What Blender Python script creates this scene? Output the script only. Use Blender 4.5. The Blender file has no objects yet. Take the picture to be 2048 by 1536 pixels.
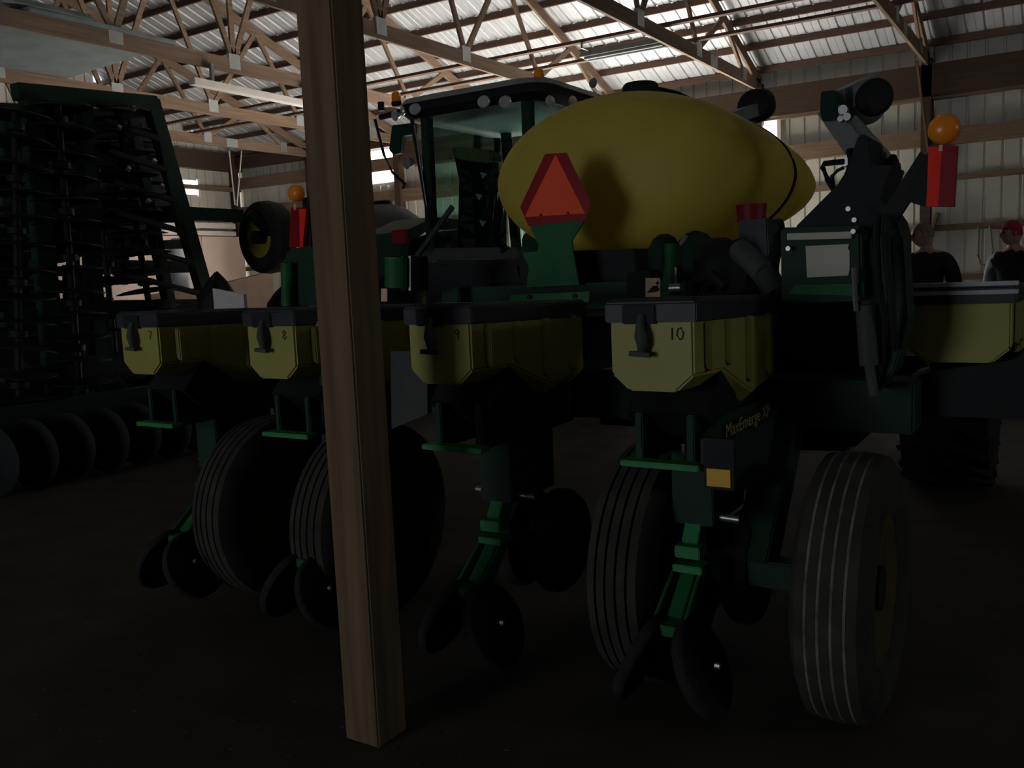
import bpy, bmesh, math, random
from mathutils import Vector, Matrix
random.seed(7)
# ------------------------------------------------------------------ camera
FPX, EYE = 1790.0, 1.45
def _ray(x, y): return Vector(((x-1024)/FPX, -(y-768)/FPX, -1.0))
_zd = -_ray(1672, 15600).normalized()
_xd = _ray(2155, 507).normalized(); _xd = (_xd - _zd*_xd.dot(_zd)).normalized()
_yd = _zd.cross(_xd)
ROT = Matrix((_xd, _yd, _zd))                       # camera -> world
CAM = Vector((0, 0, EYE))
def W(x, y, X=None, Y=None, Z=None, d=None):
    """photo pixel -> point on the world plane X / Y / Z = const (or at camera depth d)"""
    r = ROT @ _ray(x, y)
    if X is not None: t = X/r.x
    elif Y is not None: t = Y/r.y
    elif Z is not None: t = (Z-EYE)/r.z
    else: t = d
    return CAM + r*t
S = bpy.context.scene
C = S.collection
cd = bpy.data.cameras.new('camera'); cam = bpy.data.objects.new('camera', cd); C.objects.link(cam)
cd.sensor_width = 36; cd.lens = 36*FPX/2048; cd.clip_start = .05; cd.clip_end = 200
cam.matrix_world = Matrix.Translation(CAM) @ ROT.to_4x4()
S.camera = cam
S.view_settings.view_transform = 'Standard'; S.view_settings.look = 'None'
S.view_settings.exposure = 2.5; S.view_settings.gamma = 1.0; S.view_settings.use_curve_mapping = False
# ------------------------------------------------------------------ sky and daylight
w = bpy.data.worlds.new('sky'); S.world = w; w.use_nodes = True
w.node_tree.nodes['Background'].inputs[0].default_value = (.86, .92, 1, 1)
w.node_tree.nodes['Background'].inputs[1].default_value = 1.05
def daylight(name, loc, rot, sx, sy, power, col=(.93, .96, 1)):
    l = bpy.data.lights.new(name, 'AREA'); l.shape = 'RECTANGLE'; l.size = sx; l.size_y = sy
    l.energy = power; l.color = col
    o = bpy.data.objects.new(name, l); o.location = loc; o.rotation_euler = rot; C.objects.link(o); return o
WX, EY = 14.72, 16.66                                # side wall plane, end wall plane
DOOR = (5.0, 8.0, 0.0, 3.0)                          # open doorway in the side wall (y0,y1,z0,z1)
ADDED_DOOR = (12.65, 13.45, 0.0, 2.1)                        # hidden small doorway in the side wall, added to light the pale boards
REAR = (3.3, 6.3, .0, 3.1)                            # doorway behind the photographer
ADDED_HIGH = (2.6, 5.0, 2.4, 3.4)                          # unseen opening high in the near end wall, added as fill light
# sky portals in the openings
for nm, x, d, sg in (('portal_doorway', WX+.03, DOOR, 1), ('portal_added_door', WX+.03, ADDED_DOOR, 1), ('portal_rear_door', -7.95, REAR, -1)):
    o = daylight(nm, (x, (d[0]+d[1])/2, (d[2]+d[3])/2), (0, math.radians(90*sg), 0), d[3]-d[2], d[1]-d[0], 1)
    o.data.cycles.is_portal = True
o = daylight('portal_added_high', (3.8, -8.97, 2.9), (math.radians(-90), 0, math.radians(180)), 2.4, 1.0, 1); o.data.cycles.is_portal = True
sl = bpy.data.lights.new('sun', 'SUN'); sl.energy = 25; sl.angle = .02; sl.color = (1, .97, .92)
so = bpy.data.objects.new('sun', sl); C.objects.link(so)
so.rotation_euler = Vector((-math.cos(.61)*math.cos(.2), math.cos(.61)*math.sin(.2), -math.sin(.61))).to_track_quat('-Z', 'Y').to_euler()
# ------------------------------------------------------------------ materials
M = {}
def mat(name, col, rough=.6, metal=0, var=.25, scale=8, bump=0, stretch=(1, 1, 1), col2=None, emit=0, alpha=1, spec=.3):
    m = bpy.data.materials.new(name); m.use_nodes = True; nt = m.node_tree; b = nt.nodes['Principled BSDF']
    b.inputs['Roughness'].default_value = rough; b.inputs['Metallic'].default_value = metal
    b.inputs['Specular IOR Level'].default_value = spec
    tc = nt.nodes.new('ShaderNodeTexCoord'); mp = nt.nodes.new('ShaderNodeMapping'); mp.inputs['Scale'].default_value = stretch
    no = nt.nodes.new('ShaderNodeTexNoise'); no.inputs['Scale'].default_value = scale; no.inputs['Detail'].default_value = 6
    cr = nt.nodes.new('ShaderNodeValToRGB')
    c2 = col2 or tuple(c*(1-var) for c in col)
    cr.color_ramp.elements[0].position = .3; cr.color_ramp.elements[1].position = .7
    cr.color_ramp.elements[0].color = (*c2, 1); cr.color_ramp.elements[1].color = (*col, 1)
    nt.links.new(tc.outputs['Object'], mp.inputs[0]); nt.links.new(mp.outputs[0], no.inputs['Vector'])
    nt.links.new(no.outputs['Fac'], cr.inputs[0]); nt.links.new(cr.outputs[0], b.inputs['Base Color'])
    if bump:
        bp = nt.nodes.new('ShaderNodeBump'); bp.inputs['Strength'].default_value = bump; bp.inputs['Distance'].default_value = .02
        nt.links.new(no.outputs['Fac'], bp.inputs['Height']); nt.links.new(bp.outputs[0], b.inputs['Normal'])
    if alpha < 1: b.inputs['Alpha'].default_value = alpha
    M[name] = m; return m
mat('dirt', (.055, .041, .026), .95, var=.45, scale=3.5, bump=.5)
mat('galv', (.50, .53, .57), .5, .35, .12, 5)
mat('wallsteel', (.60, .59, .53), .55, .1, .15, 3)
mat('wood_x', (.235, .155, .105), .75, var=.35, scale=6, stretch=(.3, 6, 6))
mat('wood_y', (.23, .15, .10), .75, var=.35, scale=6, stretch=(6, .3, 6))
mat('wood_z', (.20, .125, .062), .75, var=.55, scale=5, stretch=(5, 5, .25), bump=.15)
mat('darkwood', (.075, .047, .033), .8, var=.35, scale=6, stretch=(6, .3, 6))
mat('purlin', (.15, .085, .062), .8, var=.3, scale=6, stretch=(6, .3, 6))
mat('plate', (.48, .50, .50), .45, .8, .15)
mat('pinkboard', (.80, .62, .54), .8, var=.12, scale=2)
mat('whiteboard', (.75, .70, .66), .6, var=.1)
mat('foam', (.23, .27, .28), .8, var=.25, scale=4)
mat('green', (.012, .13, .035), .6, .0, .3, 6, spec=.25)
mat('greenlt', (.03, .26, .075), .55, 0, .3, 8, spec=.3)
mat('darkgreen', (.010, .040, .020), .65, 0, .35, 6, spec=.25)
mat('black', (.010, .011, .011), .65, 0, .4, 9, spec=.25)
mat('lidblack', (.030, .030, .036), .5, 0, .25, 9)
mat('gloss', (.008, .008, .010), .12, 0, .2)
mat('rubber', (.020, .019, .018), .85, 0, .45, 14, .2, spec=.3)
mat('dustrubber', (.050, .046, .038), .9, 0, .5, 9, .2)
mat('poly', (.70, .56, .10), .5, 0, .12, 3, spec=.25)
_nt = M['poly'].node_tree; _p = _nt.nodes['Principled BSDF']; _t = _nt.nodes.new('ShaderNodeBsdfTranslucent'); _m = _nt.nodes.new('ShaderNodeMixShader')
_t.inputs[0].default_value = (.75, .62, .12, 1); _m.inputs[0].default_value = .40          # light passes through the plastic tank
_nt.links.new(_p.outputs[0], _m.inputs[1]); _nt.links.new(_t.outputs[0], _m.inputs[2]); _nt.links.new(_m.outputs[0], _nt.nodes['Material Output'].inputs[0])
mat('hop', (.34, .31, .075), .5, 0, .12, 4)
mat('yellow', (.55, .40, .02), .5, 0, .2)
mat('rimyellow', (.40, .33, .03), .55, 0, .3)
mat('sticker', (.75, .42, .03), .5, 0, .1)
mat('stickerpale', (.75, .52, .30), .5, 0, .1)
mat('paper', (.55, .52, .42), .7, 0, .12, 5)
mat('ltgrey', (.42, .44, .46), .4, 0, .1)
mat('steel', (.32, .33, .33), .35, .8, .25)
mat('chrome', (.75, .76, .80), .12, 1, .05)
mat('greymetal', (.22, .235, .225), .55, .1, .25)
mat('dullgrey', (.060, .062, .058), .7, 0, .25)
mat('dirtyrim', (.085, .066, .012), .7, 0, .5, 12)
mat('mud', (.22, .20, .165), .95, 0, .6, 18)
mat('smvorange', (1.0, .115, .045), .6, 0, .05, spec=.1)
mat('smvred', (.30, .006, .012), .35, 0, .1, spec=.12)
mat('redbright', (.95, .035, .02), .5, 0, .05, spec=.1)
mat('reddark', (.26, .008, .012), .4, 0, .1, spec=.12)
mat('cupred', (.22, .006, .014), .5, 0, .15)
mat('amber', (.90, .26, .02), .25, 0, .1)
mat('lens', (.5, .5, .52), .15, .3, .1)
mat('skin', (.42, .25, .18), .55, 0, .1)
mat('hair', (.22, .17, .12), .7, 0, .3, 30)
mat('jacket', (.018, .022, .025), .9, 0, .3, 12, .3, spec=.1)
mat('vest', (.022, .022, .026), .9, 0, .3, 12, .3, spec=.1)
mat('sleeve', (.30, .34, .40), .8, 0, .35, 10, .3)
mat('jeans', (.03, .04, .07), .85, 0, .3, 12, .2)
mat('boot', (.03, .02, .015), .7)
mat('cap', (.33, .02, .045), .7, 0, .15)
mat('ink', (.06, .05, .015), .8)
mat('decal', (.42, .38, .16), .5)
mat('olive', (.22, .20, .07), .8, 0, .35, 12)
mat('cardboard', (.12, .078, .055), .85, 0, .2)
mat('rope', (.55, .53, .48), .8, 0, .2, 20)
mat('plastic', (.010, .010, .012), .13, 0, .2)
mat('concrete', (.50, .47, .43), .9, 0, .25, 2)
g = bpy.data.materials.new('glass'); g.use_nodes = True; M['glass'] = g
nt = g.node_tree; nt.nodes.clear()
out = nt.nodes.new('ShaderNodeOutputMaterial'); mx = nt.nodes.new('ShaderNodeMixShader')
tr = nt.nodes.new('ShaderNodeBsdfTransparent'); gl = nt.nodes.new('ShaderNodeBsdfGlossy'); fr = nt.nodes.new('ShaderNodeLayerWeight'); pw = nt.nodes.new('ShaderNodeMath'); ad = nt.nodes.new('ShaderNodeMath')
tr.inputs[0].default_value = (.74, .88, .86, 1); gl.inputs['Roughness'].default_value = .03; pw.operation = 'POWER'; pw.inputs[1].default_value = 4; ad.operation = 'MULTIPLY_ADD'; ad.inputs[1].default_value = .6; ad.inputs[2].default_value = .05
nt.links.new(fr.outputs['Facing'], pw.inputs[0]); nt.links.new(pw.outputs[0], ad.inputs[0]); nt.links.new(ad.outputs[0], mx.inputs[0]); nt.links.new(tr.outputs[0], mx.inputs[1]); nt.links.new(gl.outputs[0], mx.inputs[2]); nt.links.new(mx.outputs[0], out.inputs[0])
# ------------------------------------------------------------------ mesh helpers
class MB:
    """collects shapes; .build() links them as ONE mesh object"""
    def __init__(s): s.v = []; s.f = []; s.sm = []
    def add(s, vs, fs, smooth=False):
        n = len(s.v); s.v += [Vector(p) for p in vs]; s.f += [tuple(i+n for i in q) for q in fs]; s.sm += [smooth]*len(fs); return s
    def box(s, a, b):
        a = Vector(a); b = Vector(b)
        vs = [(x, y, z) for x in (min(a.x, b.x), max(a.x, b.x)) for y in (min(a.y, b.y), max(a.y, b.y)) for z in (min(a.z, b.z), max(a.z, b.z))]
        return s.add(vs, [(0, 1, 3, 2), (4, 6, 7, 5), (0, 4, 5, 1), (2, 3, 7, 6), (0, 2, 6, 4), (1, 5, 7, 3)])
    def beam(s, p, q, wd, ht, up=(0, 0, 1)):
        """bar from p to q, wd across, ht along up"""
        p = Vector(p); q = Vector(q); d = (q-p).normalized(); u = Vector(up)
        if abs(d.dot(u)) > .98: u = Vector((1, 0, 0))
        r = d.cross(u).normalized(); u = r.cross(d)
        vs = [e + r*a*wd/2 + u*b*ht/2 for e in (p, q) for a, b in ((-1, -1), (1, -1), (1, 1), (-1, 1))]
        return s.add(vs, [(0, 3, 2, 1), (4, 5, 6, 7), (0, 1, 5, 4), (1, 2, 6, 5), (2, 3, 7, 6), (3, 0, 4, 7)])
    def lathe(s, c, ax, prof, n=24, sy=1.0, cap=True):
        """prof = [(distance along ax, radius)]"""
        c = Vector(c); ax = Vector(ax).normalized(); u = Vector((0, 0, 1)) if abs(ax.z) < .9 else Vector((1, 0, 0))
        r = ax.cross(u).normalized(); u = r.cross(ax)
        vs = []; fs = []
        for h, rad in prof:
            for k in range(n):
                a = 2*math.pi*k/n; vs.append(c + ax*h + r*math.cos(a)*rad*sy + u*math.sin(a)*rad)
        for i in range(len(prof)-1):
            for k in range(n): fs.append((i*n+k, i*n+(k+1) % n, (i+1)*n+(k+1) % n, (i+1)*n+k))
        if cap: fs.append(tuple(range(n))[::-1]); fs.append(tuple((len(prof)-1)*n+k for k in range(n)))
        return s.add(vs, fs, True)
    def cyl(s, p, q, r, n=14, r2=None):
        p = Vector(p); q = Vector(q); return s.lathe(p, q-p, [(0, r), ((q-p).length, r if r2 is None else r2)], n)
    def tube(s, pts, r, n=8):
        pts = [Vector(p) for p in pts]; vs = []; fs = []; m = len(pts)
        for i, p in enumerate(pts):
            d = (pts[min(i+1, m-1)]-pts[max(i-1, 0)]).normalized(); u = Vector((0, 0, 1)) if abs(d.z) < .9 else Vector((0, 1, 0))
            a = d.cross(u).normalized(); b = a.cross(d); rr = r[i] if isinstance(r, (list, tuple)) else r
            for k in range(n):
                t = 2*math.pi*k/n; vs.append(p + a*math.cos(t)*rr + b*math.sin(t)*rr)
        for i in range(m-1):
            for k in range(n): fs.append((i*n+k, i*n+(k+1) % n, (i+1)*n+(k+1) % n, (i+1)*n+k))
        fs.append(tuple(range(n))[::-1]); fs.append(tuple((m-1)*n+k for k in range(n)))
        return s.add(vs, fs, True)
    def prism(s, pts, ext):
        pts = [Vector(p) for p in pts]; e = Vector(ext); n = len(pts)
        return s.add(pts+[p+e for p in pts], [tuple(range(n)), tuple(range(n, 2*n))[::-1]]+[(i, (i+1) % n, n+(i+1) % n, n+i) for i in range(n)])
    def loft(s, secs, smooth=False):
        n = len(secs[0]); vs = [p for q in secs for p in q]; fs = []
        for i in range(len(secs)-1):
            for k in range(n): fs.append((i*n+k, i*n+(k+1) % n, (i+1)*n+(k+1) % n, (i+1)*n+k))
        fs.append(tuple(range(n))[::-1]); fs.append(tuple((len(secs)-1)*n+k for k in range(n)))
        return s.add(vs, fs, smooth)
    def mesh(s, name, off=Vector((0, 0, 0)), bevel=0):
        me = bpy.data.meshes.new(name); me.from_pydata([tuple(v-off) for v in s.v], [], s.f)
        me.polygons.foreach_set('use_smooth', s.sm)
        bm = bmesh.new(); bm.from_mesh(me)
        bmesh.ops.recalc_face_normals(bm, faces=bm.faces)
        if bevel:
            es = [e for e in bm.edges if len(e.link_faces) == 2 and e.calc_face_angle(0) > .5]
            bmesh.ops.bevel(bm, geom=es, offset=bevel, segments=2, affect='EDGES', clamp_overlap=True)
        for e in bm.edges:
            if len(e.link_faces) == 2 and e.calc_face_angle(0) > .7: e.smooth = False
        bm.to_mesh(me); bm.free(); me.update(); return me
def wloc(o):
    v = Vector((0, 0, 0))
    while o: v += o.location; o = o.parent
    return v
def part(name, mb, m, parent=None, bevel=0):
    me = mb.mesh(name, wloc(parent), bevel); me.materials.append(M[m] if isinstance(m, str) else m)
    o = bpy.data.objects.new(name, me); C.objects.link(o); o.parent = parent; return o
def sub(name, me, parent, loc=(0, 0, 0)):
    o = bpy.data.objects.new(name, me); C.objects.link(o); o.parent = parent; o.location = loc; return o
def tag(o, label=None, cat=None, group=None, kind=None):
    if label: o['label'] = label
    if cat: o['category'] = cat
    if group: o['group'] = group
    if kind: o['kind'] = kind
    return o
def thing(name, loc, label, cat, group=None, kind=None):
    o = bpy.data.objects.new(name, None); o.empty_display_size = .2; C.objects.link(o); o.location = loc
    return tag(o, label, cat, group, kind)
def px(pts, **k): return [W(x, y, **k) for x, y in pts]
def text_mesh(txt, size, ext=.001):
    cu = bpy.data.curves.new('text', 'FONT'); cu.body = txt; cu.size = size; cu.extrude = ext
    o = bpy.data.objects.new('tmp', cu); C.objects.link(o); dg = bpy.context.evaluated_depsgraph_get(); dg.update()
    me = bpy.data.meshes.new_from_object(o.evaluated_get(dg)); bpy.data.objects.remove(o); bpy.data.curves.remove(cu); return me

# ================================================================== SETTING
part('floor', MB().box((-8, -9, -.12), (WX+.1, EY+.1, 0)), 'dirt')
f = bpy.data.objects['floor']; tag(f, 'bare packed dirt floor of the shed', 'floor', kind='structure')
o = part('floor', MB().box((WX+.1, -9, -.12), (WX+9, EY+9, 0)), 'concrete'); tag(o, 'pale gravel yard outside the doorway', 'ground', kind='structure')
o.name = 'floor_yard'
o = part('floor_slab', MB().box((9.15, -9, -.02), (WX+.1, 10.6, .012)), 'concrete'); tag(o, 'pale concrete apron along the side wall', 'floor', kind='structure')
# --- corrugated sheets
def rib_profile(width, pitch=.2286, h=.019, minor=True):
    """(u, depth) along the sheet, ribs standing outwards"""
    pr = []; u = 0
    while u < width-.02:
        pr += [(u+.012, 0), (u+.024, h), (u+.045, h), (u+.057, 0)]
        if minor and u+.14 < width: pr += [(u+.13, 0), (u+.137, .004), (u+.15, .004), (u+.157, 0)]
        u += pitch
    pr = [(0, 0)]+[p for p in pr if p[0] < width]+[(width, 0)]
    return pr
def sheet(pr, org, udir, ldir, ndir):
    org, udir, ldir, ndir = map(Vector, (org, udir, ldir, ndir)); mb = MB(); n = len(pr)
    vs = [org + udir*u + ndir*d for u, d in pr]+[org + udir*u + ndir*d + ldir for u, d in pr]
    mb.add(vs, [(i, i+1, n+i+1, n+i) for i in range(n-1)]); return mb
SL = .36; RIDGE = 8.3; EAVEZ = 4.52
def roofz(X): return EAVEZ + SL*((WX-X) if X >= RIDGE else (WX-RIDGE)-(RIDGE-X))
roof = thing('ceiling', (0, 0, 0), 'corrugated bare metal roof over dark purlins', 'roof', kind='structure')
pr = rib_profile(.9144)
up = Vector((-(WX+.35-RIDGE), 0, SL*(WX+.35-RIDGE)))
me_a = sheet(pr, (WX+.35, 0, roofz(WX+.35)), (0, 1, 0), up, (SL, 0, 1)).mesh('roof_sheet'); me_a.materials.append(M['galv'])
dn = Vector((-(RIDGE+8.2), 0, -SL*(RIDGE+8.2)))
dn.z = -.62*(RIDGE-2)*SL-.9
me_b = sheet(pr, (RIDGE, 0, roofz(RIDGE)), (0, 1, 0), dn, (-SL, 0, 1)).mesh('roof_sheet'); me_b.materials.append(M['galv'])
BSL = -dn.z/(RIDGE+8.2)
for k in range(-15, 15):
    y = 4.1+.9144*k
    sub('roof_sheet', me_a, roof, (0, y, 0)); sub('roof_sheet', me_b, roof, (0, y, 0))
def rz(X): return roofz(X) if X >= RIDGE else roofz(RIDGE)-BSL*(RIDGE-X)
pm = MB().box((-.019, -9, -.10), (.019, EY, -.005)).mesh('purlin'); pm.materials.append(M['purlin'])
for k in range(11): X = WX-.12-.63*k; sub('purlin', pm, roof, (X, 0, rz(X)))
for k in range(1, 22): X = RIDGE-.7*k; sub('purlin', pm, roof, (X, 0, rz(X)))
# --- walls: (u0,u1) cells minus openings
def wall(name, fixed, horizontal, u0, u1, h, openings, ndir, label, start=4.1):
    t = thing(name, (0, 0, 0), label, 'wall', kind='structure')
    cuts = set([u0, u1])
    k = -40
    while k < 40:
        u = start+.9144*k
        if u0 < u < u1: cuts.add(round(u, 4))
        k += 1
    for a, b, c, d in openings: cuts |= {a, b}
    cuts = sorted(cuts); cl = [cuts[0]]
    for u in cuts[1:]:
        if u-cl[-1] > .03: cl.append(u)
    for a, b in zip(cl, cl[1:]):
        zs = [(0, h if not callable(h) else h((a+b)/2))]
        for oa, ob, oc, od in openings:
            if a >= oa-.02 and b <= ob+.02:
                nz = []
                for z0, z1 in zs:
                    if od <= z0 or oc >= z1: nz.append((z0, z1)); continue
                    if oc > z0+.01: nz.append((z0, oc))
                    if od < z1-.01: nz.append((od, z1))
                zs = nz
        for z0, z1 in zs:
            if horizontal == 'Y': mb = sheet(rib_profile(b-a, minor=False), (fixed, a, z0), (0, 1, 0), (0, 0, z1-z0), ndir)
            else: mb = sheet(rib_profile(b-a, minor=False), (a, fixed, z0), (1, 0, 0), (0, 0, z1-z0), ndir)
            part('wall_sheet', mb, 'wallsteel', t)
    return t
W1 = (4.1, 5.0, 3.10, 3.74); W2 = (11.9, 12.75, 3.48, 4.16)
wr = wall('wall_right', WX+.02, 'Y', -9, EY, 4.55, [W1, W2, DOOR, ADDED_DOOR], (1, 0, 0), 'pale ribbed steel side wall on wooden girts')
W3 = (12.8, 13.55, 3.55, 3.86)
wb = wall('wall_back', EY+.02, 'X', -8, WX, lambda X: rz(X)+.05, [W3], (0, 1, 0), 'ribbed steel end wall behind the stored machines', .3)
wall('wall_left', -8, 'Y', -9, EY, lambda y: rz(-8)+.3, [REAR], (-1, 0, 0), 'ribbed steel wall behind the photographer')
wall('wall_front', -9, 'X', -8, WX, lambda X: rz(X)+.05, [ADDED_HIGH], (0, -1, 0), 'ribbed steel end wall on the near side', .3)
def girt(t, z, h=.09, d=.04, m='wood_y', gaps=(DOOR, ADDED_DOOR)):
    segs = [(-9, EY)]
    for a, b, c, e in gaps:
        if z < e: segs = [q for s0, s1 in segs for q in ((s0, min(s1, a)), (max(s0, b), s1)) if q[1] > q[0]]
    for a, b in segs: part('girt', MB().box((WX-.002-d, a, z-h/2), (WX-.002, b, z+h/2)), m, t)
for z in (.25, 1.15, 1.88, 2.60): girt(wr, z)
girt(wr, 3.18, .24, .14)
part('girt', MB().box((WX-.12, -9, 3.72), (WX-.02, 11.6, 3.77)), 'wood_y', wr)
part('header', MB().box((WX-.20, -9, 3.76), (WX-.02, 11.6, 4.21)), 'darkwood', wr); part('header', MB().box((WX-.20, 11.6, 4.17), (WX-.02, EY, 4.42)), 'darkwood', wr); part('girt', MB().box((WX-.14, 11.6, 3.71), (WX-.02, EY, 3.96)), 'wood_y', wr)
for k in range(-4, 7):
    y = 1.91+2.46*k
    if DOOR[0] < y < DOOR[1] or ADDED_DOOR[0] < y < ADDED_DOOR[1]: continue
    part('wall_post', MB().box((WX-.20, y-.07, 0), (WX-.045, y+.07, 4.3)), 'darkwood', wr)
part('brace', MB().beam(W(1826, 575, X=WX-.22), W(1876, 425, X=WX-.22), .04, .14, (1, 0, 0)), 'wood_z', wr)
part('brace', MB().beam((WX-.35, 2.02, 4.25), (WX-.24, 1.86, 2.9), .03, .09, (1, 0, 0)), 'wood_z', wr)
for z in (.25, 1.1, 1.9, 2.7): part('girt', MB().box((-8, EY-.045, z-.06), (WX, EY, z+.06)), 'wood_x', wb)
part('girt', MB().box((-8, EY-.10, 3.66), (WX, EY, 3.755)), 'wood_x', wb)
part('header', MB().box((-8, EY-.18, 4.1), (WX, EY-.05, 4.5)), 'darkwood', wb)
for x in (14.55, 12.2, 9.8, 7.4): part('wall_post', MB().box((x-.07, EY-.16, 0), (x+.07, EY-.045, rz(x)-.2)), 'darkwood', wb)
# pale boards lining the lower end wall
x = 5.0
while x < 14.2:
    part('wall_board', MB().box((x, EY-.20, .1), (x+1.19, EY-.17, 2.62)), 'pinkboard', wb, .004); x += 1.2
for z0, z1 in ((2.64, 2.74), (2.80, 2.92)): part('board_rail', MB().box((5, EY-.24, z0), (14.35, EY-.16, z1)), 'whiteboard', wb)
for nm, c in (('window_1', W1), ('window_2', W2)):
    t = thing(nm, (WX, (c[0]+c[1])/2, c[2]), 'bright opening high in the side wall', 'window', kind='structure')
    for a, b in (((c[0]-.06, c[2]-.05), (c[1]+.06, c[2])), ((c[0]-.06, c[2]), (c[0], c[3])), ((c[1], c[2]), (c[1]+.06, c[3]))):
        part('window_frame', MB().box((WX-.05, a[0], a[1]), (WX+.01, b[0], b[1])), 'whiteboard', t)
bpy.data.objects['window_1']['label'] = 'bright opening in the side wall beyond the yellow tank'
bpy.data.objects['window_2']['label'] = 'bright opening under the eave beyond the tractor mirror'
t = thing('window_3', (13.2, EY, 3.5), 'bright opening high in the end wall beside the disk', 'window', kind='structure')
part('window_frame', MB().box((12.74, EY-.05, 3.5), (12.8, EY+.01, 3.9)), 'whiteboard', t)
part('window_frame', MB().box((13.55, EY-.05, 3.5), (13.61, EY+.01, 3.9)), 'whiteboard', t)

# ================================================================== TRUSSES
def truss(y, label):
    t = thing('roof_truss', (RIDGE, y, 4.2), label, 'truss', 'timber roof trusses')
    w_ = .04; z0 = 4.20; zt = 4.38; X0 = 1.95; X1 = WX-.05
    part('bottom_chord', MB().box((X0, y-w_/2, z0), (X1, y+w_/2, zt)), 'wood_x', t)
    off = -.19
    for xa, xb in ((RIDGE, X1), (RIDGE, X0)):
        part('top_chord', MB().beam((xa, y, rz(xa)+off), (xb, y, rz(xb)+off), w_, .15), 'wood_x', t)
    nodes = [(WX-(13.86), 0)]
    bn = [13.86, 11.9, 10.0, RIDGE-.0, 2*RIDGE-10.0, 2*RIDGE-11.9, 2*RIDGE-13.86]
    tn = [12.95, 11.0, 9.15, 2*RIDGE-9.15, 2*RIDGE-11.0, 2*RIDGE-12.95]
    for i, b in enumerate(bn):
        for q in (i-1, i):
            if 0 <= q < len(tn):
                part('web', MB().beam((b, y, zt-.03), (tn[q], y, rz(tn[q])+off), w_*.9, .075), 'wood_x', t)
        part('gusset_plate', MB().box((b-.09, y-w_/2-.004, z0+.05), (b+.09, y+w_/2+.004, zt+.06)), 'plate', t)
    part('web', MB().beam((RIDGE, y, zt), (RIDGE, y, rz(RIDGE)+off), w_*.9, .075, (1, 0, 0)), 'wood_x', t)
    part('gusset_plate', MB().box((12.35, y-w_/2-.004, z0+.01), (12.62, y+w_/2+.004, zt-.01)), 'plate', t)
    return t
names = ['timber roof truss carried by the near square wooden post', 'timber roof truss ending at the bright opening beyond the tank',
         'timber roof truss passing behind the tractor cab roof', 'timber roof truss with the white strip light fixed under it',
         'timber roof truss above the folded disk, orange lit chord', 'timber roof truss with two pale ropes hanging from it',
         ]
for k, nm in enumerate(names): truss(1.91+2.46*k, nm)
for X, z, nm in ((10.74, 4.40, 'long brace laid over the truss chords, farther from the side wall'), (11.69, 4.40, 'long brace laid over the truss chords, nearer the side wall')):
    o = part('lateral_brace', MB().box((X-.045, .5, z), (X+.045, EY-.3, z+.038)), 'purlin'); tag(o, nm, 'brace', 'braces over the trusses')
o = thing('strip_light', (11.05, 5.4, 4.3), 'dark unlit strip light hanging over the tank under the braces', 'light', 'unlit strip lights')
part('housing', MB().prism([(10.93, 4.45, 4.28), (11.17, 4.45, 4.28), (11.11, 4.45, 4.36), (10.99, 4.45, 4.36)], (0, 1.2, 0)), 'greymetal', o)
for yy in (4.6, 5.5): part('hanger', MB().box((10.72, yy-.01, 4.33), (11.05, yy+.01, 4.345)).box((10.72, yy-.01, 4.34), (10.74, yy+.01, 4.4002)), 'steel', o)
for dx in (-.06, .06): part('tube', MB().cyl((11.05+dx, 4.5, 4.262), (11.05+dx, 5.6, 4.262), .018, 10), 'ltgrey', o)
a, b = W(383, 162, Y=9.24), W(640, 214, Y=9.24)
o = thing('strip_light', a, 'white unlit strip light under the truss beside the wooden post', 'light', 'unlit strip lights')
part('housing', MB().beam(a, b, .12, .085), 'whiteboard', o, .006)
part('bracket', MB().box((a.x+.3, 9.22, a.z), (a.x+.34, 9.26, 4.25)), 'steel', o); part('bracket', MB().box((b.x-.3, 9.22, b.z), (b.x-.26, 9.26, 4.25)), 'steel', o)
o = part('foam_board', MB().prism([(5.6, 9.25, 4.385), (7.4, 9.25, 4.385), (7.55, 11.85, 4.385), (5.2, 11.85, 4.385)], (0, 0, .05)), 'foam', bevel=.005)
tag(o, 'bluish grey board lying across two truss chords', 'board')
o = part('foam_board', MB().prism([(4.3, 9.2, 4.44), (6.3, 9.2, 4.44), (6.0, 11.9, 4.44), (4.1, 11.9, 4.44)], (0, .05, .06)), 'foam', bevel=.005)
tag(o, 'second bluish board stacked on the first over the chords', 'board')
for i, (pa, pb) in enumerate((((458, 302), (470, 410)), ((483, 302), (474, 412)))):
    o = part('hanging_rope', MB().tube([W(*pa, Y=14.16), W((pa[0]+pb[0])/2, (pa[1]+pb[1])/2, Y=14.12), W(*pb, Y=14.1)], .014, 6), 'rope')
    tag(o, ['pale rope hanging from far truss, the thinner of two', 'pale rope hanging from far truss, slanting towards the other'][i], 'rope')
# the near post
o = part('wooden_post', MB().box((1.985, 1.808, 0), (2.125, 1.948, 4.22)), 'wood_z', bevel=.006)
tag(o, 'square rough wooden post standing on the dirt floor before the planter', 'post')

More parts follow.
